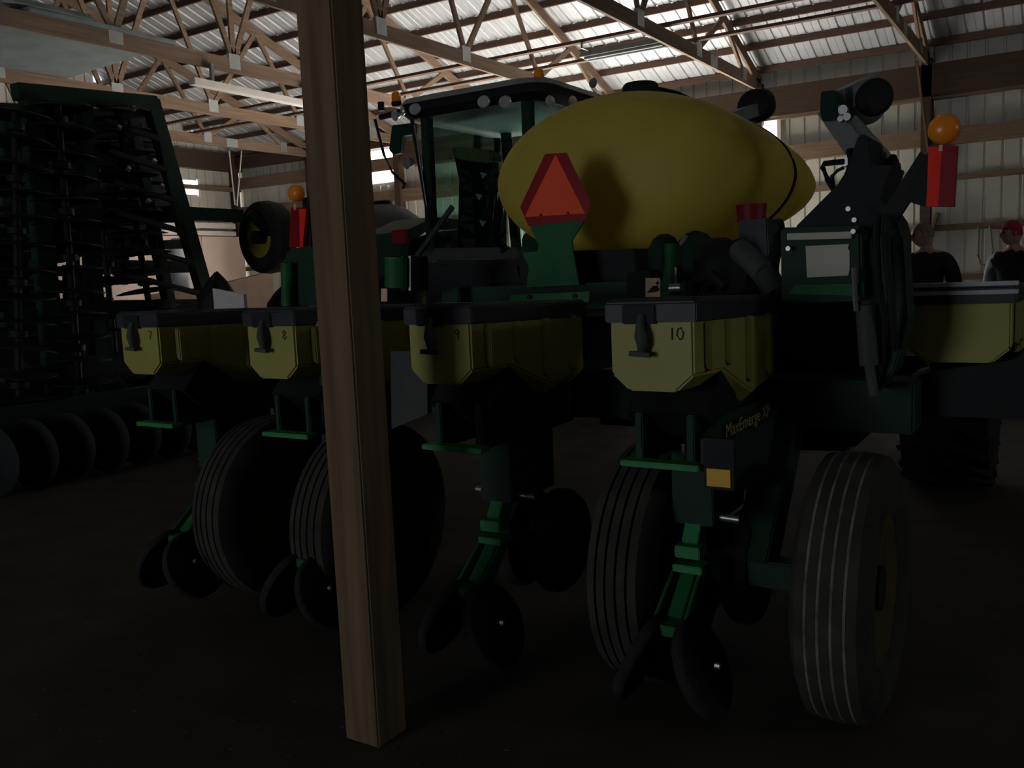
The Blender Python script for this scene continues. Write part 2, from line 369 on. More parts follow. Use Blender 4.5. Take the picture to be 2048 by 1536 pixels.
# ================================================================== PLANTER
PL = thing('row_planter', (3.2, 2.2, 0), 'green row planter with yellow seed hoppers and big yellow tank', 'planter')
def stroke(pts, X, r=.0045):
    return MB().tube([(X, p[0], p[1]) for p in pts], r, 6)
DIG = {'7': [[(0, 1), (1, 1), (.35, 0)]], '8': [[(.5, .5), (.05, .75), (.5, 1), (.95, .75), (.5, .5), (0, .22), (.5, 0), (1, .22), (.5, .5)]],
       '9': [[(.95, .7), (.5, 1), (0, .75), (.4, .5), (.95, .7), (.8, .3), (.7, 0)]], '1': [[(.5, 0), (.5, 1)]],
       '0': [[(.5, 0), (0, .4), (.2, .9), (.6, 1), (1, .6), (.85, .15), (.5, 0)]]}
def hopper(X, Y, z, num, m='hop', wd=.268, lidm='lidblack', length=.78, tilt=.03, latch=True, glint=False):
    """rear face at X, left edge at Y, body top at z; forward is +X"""
    def sec(x, a, b_, c, ins=0):
        dz = -tilt*x
        return [Vector((X+x, Y-ins, z+dz)), Vector((X+x, Y-wd+ins, z+dz)), Vector((X+x, Y-wd+ins, z-a+dz)), Vector((X+x, Y-wd+c, z-b_+dz)), Vector((X+x, Y-c, z-b_+dz)), Vector((X+x, Y-ins, z-a+dz))]
    mb = MB().loft([sec(0, .165, .214, .06, .005), sec(.24, .165, .214, .06), sec(.34, .20, .30, .07), sec(.52, .26, .335, .08), sec(length, .22, .29, .08)])
    h = part('seed_hopper', mb, m, PL, .007)
    for i, x in enumerate((.075, .25, .45, .66)):
        lo = -.135 if i < 2 else -.21
        for yy, sg in ((Y-wd, -1), (Y, 1)):
            part('hopper_rib', MB().prism([(X+x, yy-.002*sg, z-.015), (X+x+.012, yy+.016*sg, z-.03), (X+x+.045, yy+.016*sg, z-.03), (X+x+.06, yy-.002*sg, z-.015)], (0, 0, lo)), m, h, .004)
    e = .008
    lid = MB().loft([[Vector((X+xx, Y+e-i_, z+hh-tilt*xx0)) if q == 0 else Vector((X+xx, Y-wd-e+i_, z+hh-tilt*xx0)) if q == 1 else None for q in (0, 1)] for xx, hh, i_, xx0 in ()]) if False else MB()
    x0, x1 = X-e, X+length+.02
    top = []
    for zz, ins in ((-.012, 0), (.044, 0), (.058, .012)):
        top.append([Vector((x0+ins, Y+e-ins, z+zz)), Vector((x0+ins, Y-wd-e+ins, z+zz)), Vector((x1-ins, Y-wd-e+ins, z+zz-tilt*length)), Vector((x1-ins, Y+e-ins, z+zz-tilt*length))])
    lid.loft(top)
    part('hopper_lid', lid, lidm, h, .004)
    if latch:
        part('latch_recess', MB().box((x0-.006, Y-.05, z-.016), (x0+.01, Y-.155, z+.040)), 'black', h, .003)
        ly = Y-.112
        la = MB().tube([(x0-.004, ly, z+.01), (x0-.016, ly, z-.02), (x0-.02, ly-.003, z-.05), (x0-.016, ly-.006, z-.075), (x0-.014, ly-.002, z-.1)], [.012, .013, .019, .017, .010], 10)
        la.beam((x0-.018, ly+.032, z-.1), (x0-.018, ly-.03, z-.104), .022, .014)
        part('latch', la, 'dullgrey', h)
    if glint:
        for zz in (.048, .020): part('lid_glint', MB().box((x0-.006, Y+e+.004, z+zz), (x0+.05, Y-wd-e-.004, z+zz+.014)), 'ltgrey', h)  # pale strips paint the bright reflection along the lid edge
    u0 = Y-.19 if len(num) == 2 else Y-.2
    for k, ch in enumerate(num):
        for st in DIG[ch]:
            part('number', stroke([(u0-k*.024-p[0]*.020, z-.062+p[1]*.034) for p in st], X-.001, .0026), 'ink', h)
    return h
HY = [3.535, 2.735, 1.935, 1.172]
HOPS = [hopper(2.40, HY[i], 1.312, ('7', '8', '9', '10')[i]) for i in range(4)]
hopper(3.42, .505, 1.30, '', wd=.33, latch=False, glint=True); hopper(3.95, .14, 1.30, '', wd=.30, latch=False)
part('hopper_bracket', MB().prism([(3.40, .17, 1.10), (3.40, .10, 1.16), (3.40, .10, .90), (3.40, .50, .90), (3.40, .50, 1.03), (3.40, .40, 1.06)], (.3, 0, 0)), 'black', PL)
def row_unit(X, Y, plate=True):
    """frame, gauge wheels, closing arm under one hopper; centre line Y"""
    u = part('row_unit_frame', MB().box((X+.08, Y+.07, .86), (X+.75, Y+.095, 1.02)).box((X+.08, Y-.095, .86), (X+.75, Y-.07, 1.02)).box((X+.30, Y-.07, .62), (X+.62, Y+.07, .98)), 'darkgreen', PL, .004)
    part('hopper_bracket', MB().prism([(X+.10, Y-.13, 1.02), (X+.22, Y-.13, 1.14), (X+.36, Y-.13, 1.05), (X+.40, Y-.13, .95), (X+.2, Y-.13, .93)], (0, .26, 0)), 'black', u)
    part('rear_crossbar', MB().box((X+.03, Y-.125, .862), (X+.09, Y+.125, .880)), 'greenlt', u, .003)
    # closing-wheel arm with holes and stepped links
    A = Vector((X+.42, Y-.0, .74)); B = Vector((X+.30, Y, .55)); D = Vector((X+.12, Y+.02, .36))
    arm = MB().beam(A, B, .055, .075, (1, 0, .5)).box((B.x-.05, Y-.04, B.z-.03), (B.x+.03, Y+.045, B.z+.01)).box((B.x-.06, Y-.05, B.z-.075), (B.x+.02, Y+.05, B.z-.05))
    part('closing_arm', arm, 'greenlt', u, .003)
    d = (B-A).normalized(); nrm = Vector((-abs(d.z), 0, d.x)) if False else Vector((d.z, 0, -d.x))
    for tt in (.25, .62):
        c = A.lerp(B, tt)+Vector((d.z, 0, -d.x))*.0
        nn = d.cross(Vector((0, 1, 0)));
        if nn.x > 0: nn = -nn
        part('arm_hole', MB().cyl(c+nn*.030, c+nn*.0405, .017, 12), 'black', u)
    part('spring_bolt', MB().cyl((A.x-.07, Y-.14, .64), (A.x-.07, Y+.12, .65), .013, 10), 'steel', u)
    cf = MB().prism([(B.x-.05, Y-.045, B.z-.07), (B.x+.02, Y-.045, B.z-.07), (D.x+.06, Y-.045, D.z-.02), (D.x-.04, Y-.045, D.z-.02)], (0, .012, 0))
    cf.prism([(B.x-.05, Y+.045, B.z-.07), (B.x+.02, Y+.045, B.z-.07), (D.x+.06, Y+.055, D.z-.02), (D.x-.04, Y+.055, D.z-.02)], (0, .012, 0))
    cf.beam((B.x-.03, Y, B.z-.08), (D.x+.02, Y, D.z), .05, .03, (1, 0, .5)); cf.box((D.x-.05, Y-.05, D.z-.035), (D.x+.05, Y+.065, D.z))
    part('closing_frame', cf, 'green', u, .003)
    for s in (-1, 1):
        ax = Vector((.12*s*0, s, .45)).normalized()
        c = Vector((X+.10, Y+s*.10, .235))
        cw = part('closing_wheel', MB().lathe(c-ax*.018, ax, [(0, .11), (0, .145), (.009, .152), (.028, .152), (.036, .145), (.036, .11)], 28), 'rubber', u)
        part('wheel_hub', MB().lathe(c-ax*.024, ax, [(0, .03), (.004, .09), (.044, .09), (.05, .03)], 20), 'black', cw)
        g = Vector((X+.62, Y+s*.085, .40))
        gw = part('gauge_wheel', MB().lathe(g-Vector((0, .05, 0)), (0, 1, 0), [(0, .13), (.008, .19), (.03, .205), (.07, .205), (.092, .19), (.1, .13)], 28), 'rubber', u)
        part('wheel_hub', MB().lathe(g-Vector((0, .055, 0)), (0, 1, 0), [(0, .04), (.01, .12), (.1, .12), (.11, .04)], 18), 'black', gw)
    part('grease_cap', MB().cyl((X+.06, Y-.155, .27), (X+.06, Y-.17, .27), .010, 8), 'steel', u)
    return u
UNITS = [row_unit(2.40, HY[i]-.134) for i in range(4)]
part('row_unit_frame', MB().box((3.5, .24, .95), (4.1, .26, 1.12)).box((3.5, .42, .95), (4.1, .44, 1.12)), 'darkgreen', PL)
# side panel with lettering on the right-hand unit
u = UNITS[3]
part('side_panel', MB().prism([(2.46, .905, .86), (2.46, .905, .955), (2.62, .905, 1.0), (3.25, .905, .985), (3.25, .905, .74), (2.9, .905, .70)], (0, .012, 0)), 'darkgreen', u)
part('decal_strip', MB().prism([(2.62, .9035, .915), (2.62, .9035, .972), (3.20, .9035, .965), (3.20, .9035, .905)], (0, .001, 0)), 'black', u)
tm = text_mesh('MaxEmerge XP', .062); tm.materials.append(M['decal'])
o = sub('lettering', tm, u, Vector((2.64, .9025, .925))-wloc(u)); o.rotation_euler = (math.radians(90), 0, 0); o.scale = (1.22, 1, 1)
part('yellow_sticker', MB().box((2.447, .825, .82), (2.452, .895, .872)), 'sticker', u)
part('sticker_bracket', MB().box((2.452, .815, .81), (2.47, .905, .96)), 'black', u)
part('clip', MB().tube([(2.42, .955, .945), (2.415, .952, .92), (2.42, .95, .895)], .007, 8), 'chrome', u)
# lift tyres
def tyre(nm, X, Y, R, wd, ribs, m='dustrubber', rimm='dirtyrim', parent=PL, mud=False):
    h = wd/2; prof = [(-h*.8, R*.56), (-h, R*.68), (-h*.98, R*.86), (-h*.80, R*.955)]
    n = ribs
    for i in range(n):
        a = -h*.8+(2*h*.8)*i/n; b = -h*.8+(2*h*.8)*(i+1)/n; gq = .12*(b-a)
        dome = lambda t: R*(1-.035*(t/h)**2)
        prof += [(a+gq, dome(a)), (b-gq, dome(b))]
        if i < n-1: prof += [(b-gq*.6, dome(b)-.014), (b+gq*.6, dome(b)-.014)]
    prof += [(h*.80, R*.955), (h*.98, R*.86), (h, R*.68), (h*.8, R*.56)]
    t = part(nm, MB().lathe((X, Y, R), (0, 1, 0), prof, 56, cap=False), m, parent)
    if mud:
        for i in range(1, n):
            b = -h*.8+(2*h*.8)*i/n; rb = R*(1-.035*(b/h)**2)
            part('mud_band', MB().lathe((X, Y, R), (0, 1, 0), [(b-.0055, rb-.013), (b-.005, rb-.0015), (b+.005, rb-.0015), (b+.0055, rb-.013)], 56, cap=False), 'mud', t)
    part('rim', MB().lathe((X, Y, R), (0, 1, 0), [(-h*.55, .05), (-h*.6, R*.45), (-h*.86, R*.60), (h*.86, R*.60), (h*.6, R*.45), (h*.55, .05)], 32), rimm, t)
    part('hub', MB().lathe((X, Y, R), (0, 1, 0), [(-h*.75, .03), (-h*.75, .07), (h*.75, .07), (h*.75, .03)], 16), 'black', t)
    return t
for y in (.575, 1.235, 2.585, 3.185): tyre('lift_tyre', 2.90, y, .425, .225, 5, mud=y < 1)
for y in (.90, 2.885):
    part('wheel_arm', MB().beam((2.9, y-.22 if y < 2 else y-.2, .43), (2.9, y+.22 if y < 2 else y+.2, .43), .09, .09).beam((2.9, y, .43), (3.35, y, .95), .12, .14), 'darkgreen', PL, .006)
# toolbar and frame
part('toolbar', MB().box((3.22, .45, .86), (3.40, 3.95, 1.04)), 'darkgreen', PL, .008)
part('centre_frame', MB().box((3.40, 1.55, .80), (6.6, 1.72, 1.0)).box((3.40, 2.68, .80), (6.6, 2.85, 1.0)).box((4.0, 1.55, 1.25), (4.12, 2.85, 1.40)).box((3.9, 1.5, 1.0), (4.05, 1.62, 1.40)).box((3.9, 2.78, 1.0), (4.05, 2.9, 1.40)), 'darkgreen', PL, .008)
part('tongue', MB().beam((6.4, 2.2, .82), (9.2, 2.2, .62), .18, .18), 'darkgreen', PL, .008)
part('tongue_jack', MB().cyl((9.0, 2.33, 0), (9.0, 2.33, .8), .05), 'greymetal', PL)
part('deck', MB().prism(px([(1036, 505), (1268, 497), (1272, 560), (1190, 575), (1040, 575)], X=4.15), (.25, 0, 0)), 'black', PL, .006)
part('lower_plate', MB().prism(px([(1020, 590), (1180, 583), (1178, 604), (1016, 604)], X=3.7), (.02, 0, 0)), 'green', PL, .003)
for q in ((1060, 594), (1150, 592)): c = W(*q, X=3.7); part('bolt', MB().cyl(c, c-Vector((.012, 0, 0)), .012, 8), 'black', PL)
# tank
TA, TB, TZ, TY = .80, .475, 1.965, 2.155
secs = []
def ell(X, k, kz):
    return [Vector((X, TY+TA*k*math.copysign(abs(math.cos(t))**1.05, math.cos(t)), TZ-TB*(k-kz)*.3+TB*kz*math.copysign(abs(math.sin(t))**1.05, math.sin(t)))) for t in [2*math.pi*i/96 for i in range(96)]]
for X, k, kz in ((4.28, .02, .02), (4.285, .30, .3), (4.30, .52, .52), (4.34, .70, .70), (4.40, .82, .82), (4.48, .90, .9), (4.60, .96, .955), (4.75, .99, .97), (4.95, 1., .955), (5.17, 1.005, .925), (5.19, .99, .91), (5.23, .99, .905), (5.25, 1.01, .915),
        (5.42, 1.02, .855), (5.44, 1.005, .84), (5.48, 1.005, .83), (5.50, 1.02, .825), (5.6, 1.01, .77), (5.75, .98, .69), (5.88, .92, .59), (5.98, .82, .48), (6.04, .6, .33), (6.06, .3, .15)): secs.append(ell(X, k, kz))
tank = part('liquid_tank', MB().loft(secs, True), 'poly', PL)
part('tank_cap', MB().lathe((4.92, TY, TZ+TB-.03), (0, 0, 1), [(0, .13), (.05, .13), (.05, .105), (.085, .105), (.105, .09)], 24), 'black', tank)
part('tank_collar', MB().lathe((4.92, TY, TZ+TB-.05), (0, 0, 1), [(0, .14), (.055, .12)], 24), 'poly', tank)
sp = [Vector((5.21, p.y, p.z)) for p in ell(5.21, 1.0, .915)]
part('tank_strap', MB().tube(sp+[sp[0]], .010, 6), 'black', tank)
part('fill_hose', MB().tube([W(1285, 190, X=5.0), W(1320, 184, X=5.05), W(1355, 193, X=5.1), W(1400, 214, X=5.2), W(1440, 236, X=5.35), W(1490, 268, X=5.5)], .03), 'black', tank)
for X in (4.55, 5.45): part('tank_saddle', MB().box((X, 1.62, .98), (X+.12, 2.7, 1.56)), 'darkgreen', PL)
# slow-vehicle emblem on its bracket
EX = 3.95
tri = px([(1090, 308), (1133, 305), (1181, 407), (1170, 441), (1057, 452), (1040, 414)], X=EX)
e = part('warning_sign', MB().prism(tri, (.003, 0, 0)), 'smvred', PL); tag(e, 'red bordered orange warning triangle')
part('sign_centre', MB().prism(px([(1111, 309), (1170, 427), (1049, 434)], X=EX-.002), (.003, 0, 0)), 'smvorange', e)
for q in ((1082, 430), (1136, 426)): c = W(*q, X=EX-.002); part('screw', MB().cyl(c, c-Vector((.008, 0, 0)), .006, 8), 'smvred', e)
br = part('sign_bracket', MB().prism(px([(1058, 449), (1169, 440), (1143, 482), (1146, 505), (1158, 570), (1052, 575), (1058, 535), (1044, 505), (1075, 503), (1077, 490)], X=EX+.004), (.012, 0, 0)), 'green', PL)
# pumps, cup, hoses behind the hoppers
BX = 3.75
def cylpx(nm, p, q, X, r, m, parent=PL, r2=None): return part(nm, MB().cyl(W(*p, X=X), W(*q, X=X), r, 18, r2), m, parent)
pump = cylpx('pump', (1345, 590), (1345, 487), BX, .042, 'green')
part('pump_head', MB().lathe(W(1330, 545, X=BX+.03), (0, 0, 1), [(0, .06), (.05, .075), (.11, .07), (.15, .05), (.17, .02)], 18), 'darkgreen', pump)
part('pump_head', MB().lathe(W(1392, 560, X=BX+.05), (0, 0, 1), [(0, .09), (.08, .10), (.16, .085), (.20, .05), (.215, .01)], 18), 'darkgreen', pump)
part('pump_lever', MB().cyl(W(1362, 490, X=BX-.02), W(1372, 470, X=BX-.02), .012), 'greymetal', pump)
part('pump_stem', MB().cyl(W(1353, 568, X=BX-.06), W(1353, 535, X=BX-.06), .011), 'steel', pump)
cylpx('fitting', (1340, 576), (1362, 575), 3.3, .016, 'steel')
part('motor', MB().lathe(W(1440, 585, X=3.7), (0, 0, 1), [(0, .10), (.12, .11), (.2, .08), (.23, .03)], 18), 'black', PL)
part('meter_box', MB().prism(px([(1476, 441), (1534, 436), (1537, 512), (1478, 530)], X=3.85), (.14, 0, 0)), 'lidblack', PL, .006)
cup = part('red_cup', MB().lathe(W(1503, 444, X=3.92), (0, 0, 1), [(0, .060), (.075, .066)], 22), 'cupred', PL)
hp = [W(1480, 500, X=3.5), W(1505, 522, X=3.4), W(1530, 548, X=3.3), W(1552, 585, X=3.25)]
hose = MB()
for k in range(30):
    t = k/29*2.999; i = int(t); p = hp[i].lerp(hp[i+1], t-i); hose.lathe(p, (hp[i+1]-hp[i]), [(0, .040), (.006, .046), (.012, .040)], 14)
part('flex_hose', hose, 'dullgrey', PL)
part('black_hose', MB().tube([W(1385, 590, X=3.5), W(1395, 560, X=3.45), (W(1425, 550, X=3.42)), W(1450, 575, X=3.4)], .022), 'black', PL)
part('hose', MB().tube([W(1545, 600, X=3.3), W(1548, 520, X=3.3), W(1560, 480, X=3.2), W(1556, 448, X=3.15), W(1545, 455, X=3.1)], .022), 'black', PL)
part('manifold', MB().prism(px([(1255, 545), (1300, 540), (1300, 600), (1250, 600)], X=3.4), (.1, 0, 0)), 'black', PL)
st = part('warning_label', MB().prism(px([(1291, 556), (1320, 556), (1320, 594), (1291, 594)], X=3.38), (.004, 0, 0)), 'stickerpale', PL)
part('pictogram', MB().prism(px([(1293, 586), (1306, 572), (1314, 571), (1319, 580), (1312, 584), (1300, 585)], X=3.377), (.002, 0, 0)), 'black', st)
part('pictogram', MB().prism(px([(1311, 567), (1315, 561), (1318, 567), (1315, 570)], X=3.377), (.002, 0, 0)), 'black', st)
cylpx('valve_can', (792, 575), (792, 516), 3.6, .058, 'green')
cylpx('valve_can', (830, 580), (830, 512), 3.7, .07, 'gloss')
part('yellow_tag', MB().prism(px([(762, 577), (774, 577), (774, 603), (762, 603)], X=3.3), (.003, 0, 0)), 'stickerpale', PL)
part('vacuum_housing', MB().prism(px([(860, 520), (1040, 520), (1060, 600), (840, 600)], X=4.3), (.5, 0, 0)), 'black', PL, .03)
part('grey_panel', MB().prism(px([(781, 703), (822, 702), (854, 742), (855, 828), (783, 858)], X=2.75), (.01, 0, 0)), 'dullgrey', PL)
part('hose', MB().tube([W(627, 645, X=2.55), W(632, 670, X=2.52), W(628, 700, X=2.5), W(640, 712, X=2.52)], .010), 'black', PL)
part('yellow_tag', MB().prism(px([(625, 642), (646, 642), (646, 652), (625, 652)], X=2.5), (.003, 0, 0)), 'stickerpale', PL)
part('rear_ladder_rail', MB().cyl(W(645, 745, X=2.55), W(647, 862, X=2.55), .012), 'darkgreen', PL)
part('mounting_shelf', MB().box((3.32, .95, 1.22), (4.14, 3.45, 1.27)).box((3.30, 1.0, 1.0), (3.38, 1.08, 1.24)).box((3.30, 3.3, 1.0), (3.38, 3.38, 1.24)).box((4.02, 1.56, 1.0), (4.1, 1.64, 1.24)), 'black', PL)
part('housing_stand', MB().box((4.35, 1.6, .98), (4.75, 2.8, 1.32)), 'black', PL)
part('marker_post', MB().beam(W(1748, 345, X=4.62), (4.62, .72, 1.0), .09, .09, (1, 0, 0)), 'darkgreen', PL)
part('hopper_crossbar', MB().box((3.45, .05, .90), (3.60, .66, 1.0)), 'darkgreen', PL); part('hopper_crossbar', MB().box((4.1, -.12, .90), (4.5, .66, 1.04)), 'darkgreen', PL)
part('panel_strut', MB().box((2.755, 2.08, .93), (3.25, 2.12, .97)), 'darkgreen', PL)
# right hinge tower
TX = 3.0
tw = part('hinge_tower', MB().prism(px([(1560, 455), (1722, 452), (1724, 602), (1562, 608)], X=TX+.02), (.30, 0, 0)), 'darkgreen', PL, .008)
part('tower_cap', MB().prism(px([(1574, 467), (1702, 463), (1702, 477), (1574, 480)], X=TX), (.05, 0, 0)), 'paper', tw)
part('paper_sheet', MB().prism(px([(1611, 492), (1698, 488), (1696, 496), (1699, 502), (1699, 540), (1696, 551), (1614, 555)], X=TX+.015), (.003, 0, 0)), 'paper', tw)
part('tower_step', MB().prism(px([(1578, 588), (1590, 570), (1722, 567), (1722, 592)], X=TX+.005), (.05, 0, 0)), 'green', tw)
for q in ((1578, 497), (1708, 463), (1710, 440), (1698, 418)): c = W(*q, X=TX); part('bolt', MB().cyl(c, c-Vector((.015, 0, 0)), .008, 8), 'steel', tw)
part('chain', MB().tube([W(1708, 535, X=TX-.02), W(1709, 570, X=TX-.02), W(1710, 600, X=TX-.02), W(1712, 622, X=TX-.02)], .008), 'steel', tw)
gs = part('fold_bracket', MB().prism(px([(1588, 462), (1594, 450), (1692, 352), (1706, 300), (1716, 272), (1726, 267), (1738, 275), (1744, 330), (1786, 330), (1762, 398), (1792, 440), (1800, 470), (1800, 530), (1724, 540), (1722, 460)], X=TX+.12), (.24, 0, 0)), 'black', PL, .004)
part('wing_hinge', MB().prism(px([(1715, 480), (1805, 470), (1815, 640), (1790, 740), (1750, 790), (1728, 720), (1722, 600)], X=TX+.08), (.16, 0, 0)), 'darkgreen', PL, .006)
part('hydraulic_cylinder', MB().cyl(W(1738, 730, X=TX+.02), W(1730, 610, X=TX+.02), .03).cyl(W(1738, 730, X=TX+.02), W(1748, 790, X=TX+.02), .016), 'dullgrey', PL)
part('hydraulic_line', MB().tube([W(1755, 430, X=TX), W(1752, 480, X=TX), W(1756, 560, X=TX), W(1770, 640, X=TX+.05), W(1764, 720, X=TX+.05), W(1745, 785, X=TX+.06)], .012), 'black', PL)
part('hydraulic_line', MB().tube([W(1775, 430, X=TX), W(1772, 500, X=TX), W(1783, 600, X=TX), W(1790, 700, X=TX+.05)], .012), 'black', PL)
# row-marker arm folded above the tower, further forward
MX = 4.6
ma = part('marker_arm', MB().beam(W(1655, 215, X=MX), W(1748, 345, X=MX), .10, .085, (1, 0, 0)), 'greymetal', PL, .006); 
part('marker_tube', MB().beam(W(1668, 205, X=MX+.1), W(1742, 172, X=MX+.35), .11, .10), 'greymetal', PL, .006)
part('marker_head', MB().prism(px([(1641, 182), (1670, 180), (1676, 240), (1645, 243), (1640, 225)], X=MX-.06), (.16, 0, 0)), 'darkgreen', ma, .006)
dk = part('marker_disc', MB().lathe(W(1748, 195, X=MX+.1), (-1, .1, 0), [(-.03, .02), (-.03, .083), (0, .09), (.02, .078), (.03, .03)], 28), 'black', PL)
part('marker_hub', MB().lathe(W(1735, 215, X=MX+.3), (-1, 0, 0), [(0, .02), (0, .085), (.1, .095), (.13, .085)], 24), 'greymetal', dk)
part('link_rod', MB().cyl(W(1708, 240, X=MX-.1), W(1778, 320, X=MX-.4), .022), 'greymetal', PL)
for q, r in (((1690, 222), .022), ((1698, 236), .018), ((1685, 240), .014)): c = W(*q, X=MX-.1); part('fitting', MB().cyl(c, c-Vector((.05, 0, 0)), r, 10), 'steel', PL)
lm = part('marker_head', MB().lathe(W(1514, 212, X=6.9), (-1, .2, .1), [(-.12, .05), (-.08, .10), (0, .13), (.06, .115), (.09, .05)], 22, 1.15), 'black', PL)
part('marker_arm', MB().beam(W(1522, 216, X=6.9), W(1440, 245, X=6.4), .07, .09).beam(W(1440, 245, X=6.4), (6.3, 2.3, 1.0), .08, .08), 'greymetal', PL)
mech = part('fold_linkage', MB().prism(px([(1690, 330), (1700, 300), (1735, 275), (1752, 300), (1770, 318), (1790, 318), (1792, 335), (1772, 360), (1740, 378), (1716, 378), (1700, 355)], X=TX+.35), (.12, 0, 0)), 'black', PL, .006)
for q, r in (((1745, 305), .012), ((1755, 320), .012), ((1730, 345), .014), ((1712, 340), .010), ((1695, 326), .016), ((1771, 312), .012)): c = W(*q, X=TX+.35); part('fitting', MB().cyl(c, c-Vector((.05, 0, 0)), r, 10), 'steel', mech)
part('hose', MB().tube([W(1688, 323, X=TX+.3), W(1668, 325, X=TX+.3), W(1649, 327, X=TX+.3), W(1645, 335, X=TX+.3), W(1655, 358, X=TX+.3), W(1668, 380, X=TX+.25), W(1676, 400, X=TX+.2)], .010), 'black', PL)
part('hose', MB().tube([W(1688, 335, X=TX+.3), W(1675, 341, X=TX+.3), W(1664, 352, X=TX+.3), W(1668, 375, X=TX+.26)], .006), 'black', PL)
part('hose', MB().tube([W(1700, 300, X=TX+.3), W(1704, 330, X=TX+.28), W(1696, 352, X=TX+.25), W(1672, 390, X=TX+.2), W(1630, 430, X=TX+.18)], .014), 'black', PL)
part('hose', MB().tube([W(1785, 315, X=TX+.3), W(1790, 325, X=TX+.28), W(1780, 345, X=TX+.25), W(1752, 372, X=TX+.2), W(1742, 390, X=TX+.18)], .014), 'black', PL)
part('rear_upright', MB().prism(px([(1742, 360), (1776, 350), (1772, 430), (1738, 430)], X=TX+.5), (.05, 0, 0)), 'greymetal', PL)
part('dark_filler', MB().prism(px([(1526, 603), (1730, 600), (1760, 830), (1700, 905), (1526, 900)], X=3.45), (.5, 0, 0)), 'black', PL, .02)  # black block added to fill the dark gap below the tower
# lamps
def lamp(X, c, r, bx, split, arm, bright_left):
    lm = part('amber_lamp', MB().lathe(W(*c, X=X+.0), (-1, 0, 0), [(-.035, r*.6), (-.03, r*.97), (-.005, r), (.012, r*.93), (.024, r*.7), (.030, r*.35), (.031, .001)], 28), 'amber', PL)
    part('lamp_stem', MB().cyl(W(c[0]+bx[5], c[1]+bx[4], X=X), W(c[0]+bx[5], c[1]+bx[4]+12, X=X), .006), 'stickerpale', lm)
    x0, y0, x1, y1 = bx[:4]
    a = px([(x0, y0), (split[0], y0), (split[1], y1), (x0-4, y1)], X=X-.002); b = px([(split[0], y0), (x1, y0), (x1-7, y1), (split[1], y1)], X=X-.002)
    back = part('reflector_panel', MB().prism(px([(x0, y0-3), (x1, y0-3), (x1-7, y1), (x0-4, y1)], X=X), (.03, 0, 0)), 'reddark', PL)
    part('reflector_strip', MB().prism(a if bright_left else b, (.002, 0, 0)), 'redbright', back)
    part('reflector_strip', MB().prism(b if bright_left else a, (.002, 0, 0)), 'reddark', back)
    part('lamp_arm', MB().beam(W(*arm[0], X=X+.08), W(*arm[1], X=X+.06), .02, .055, (0, 0, 1)).prism(px(arm[2], X=X+.035), (.01, 0, 0)), 'black', PL)
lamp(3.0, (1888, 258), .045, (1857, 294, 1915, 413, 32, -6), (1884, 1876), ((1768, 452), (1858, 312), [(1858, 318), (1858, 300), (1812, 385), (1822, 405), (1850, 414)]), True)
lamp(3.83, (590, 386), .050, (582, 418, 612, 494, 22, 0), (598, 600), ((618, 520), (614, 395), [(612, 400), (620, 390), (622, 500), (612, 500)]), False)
# left hinge tower
LX = 3.7
lt = part('hinge_tower', MB().prism(px([(560, 530), (578, 497), (620, 492), (640, 510), (640, 612), (560, 612)], X=LX+.02), (.25, 0, 0)), 'darkgreen', PL, .008)
part('hydraulic_cylinder', MB().cyl(W(573, 526, X=LX-.03), W(575, 612, X=LX-.03), .034), 'green', PL)
# ================================================================== right-hand lugged wheel of the folded wing
R = .50; cx, cy = 6.3, .66; hw = .26
lw = part('lugged_tyre', MB().lathe((cx, cy, R), (0, 1, 0), [(-hw*.8, R*.55), (-hw, R*.75), (-hw*.93, R*.9), (-hw*.4, R*.94), (hw*.4, R*.94), (hw*.93, R*.9), (hw, R*.75), (hw*.8, R*.55)], 40, cap=False), 'rubber', PL)
for k in range(20):
    for sd in (-1, 1):
        t = 2*math.pi*(k+.5*(sd > 0))/20; t2 = t+.30
        p = Vector((cx+math.cos(t)*R*.96, cy, R+math.sin(t)*R*.96)); q = Vector((cx+math.cos(t2)*R*.93, cy+sd*hw*.96, R+math.sin(t2)*R*.93))
        part('tyre_lug', MB().beam(p, q, .035, .055, ((p.x-cx), 0, p.z-R)), 'rubber', lw)
part('rim', MB().lathe((cx, cy, R), (0, 1, 0), [(-.08, .04), (-.1, R*.58), (.1, R*.58), (.08, .04)], 28), 'dirtyrim', lw)
part('wing_frame', MB().box((3.4, .62, .86), (5.6, .78, 1.02)).beam((cx, 1.0, .95), (cx, 1.0, .5), .1, .1).beam((cx, 1.0, .5), (cx, .6, .5), .08, .08).beam((5.5, .70, .94), (5.5, 1.05, .94), .1, .1).beam((5.5, 1.0, .94), (cx, 1.0, .94), .1, .1), 'darkgreen', PL, .006)

# ================================================================== TRACTOR
TR = thing('tractor', (8.6, 5.2, 0), 'green tractor with glazed cab and amber beacons, seen from behind', 'tractor')
CX = 7.6; cy = 5.16
# roof (rounded slab)
def rr(x0, x1, y0, y1, z, r):
    pts = []
    for (qx, qy, a0) in ((x1-r, y1-r, 0), (x0+r, y1-r, 90), (x0+r, y0+r, 180), (x1-r, y0+r, 270)):
        for k in range(5): t = math.radians(a0+22.5*k); pts.append(Vector((qx+r*math.cos(t), qy+r*math.sin(t), z)))
    return pts
rf = part('cab_roof', MB().loft([rr(CX-.05, CX+1.75, 4.35, 5.98, 3.10, .2), rr(CX-.12, CX+1.82, 4.28, 6.04, 3.17, .22), rr(CX-.12, CX+1.82, 4.28, 6.04, 3.245, .22)], True), 'black', TR)
part('roof_skin', MB().loft([rr(CX-.14, CX+1.84, 4.26, 6.06, 3.245, .24), rr(CX-.11, CX+1.81, 4.29, 6.03, 3.30, .24), rr(CX+.05, CX+1.65, 4.45, 5.87, 3.345, .24)], True), 'greymetal', rf)
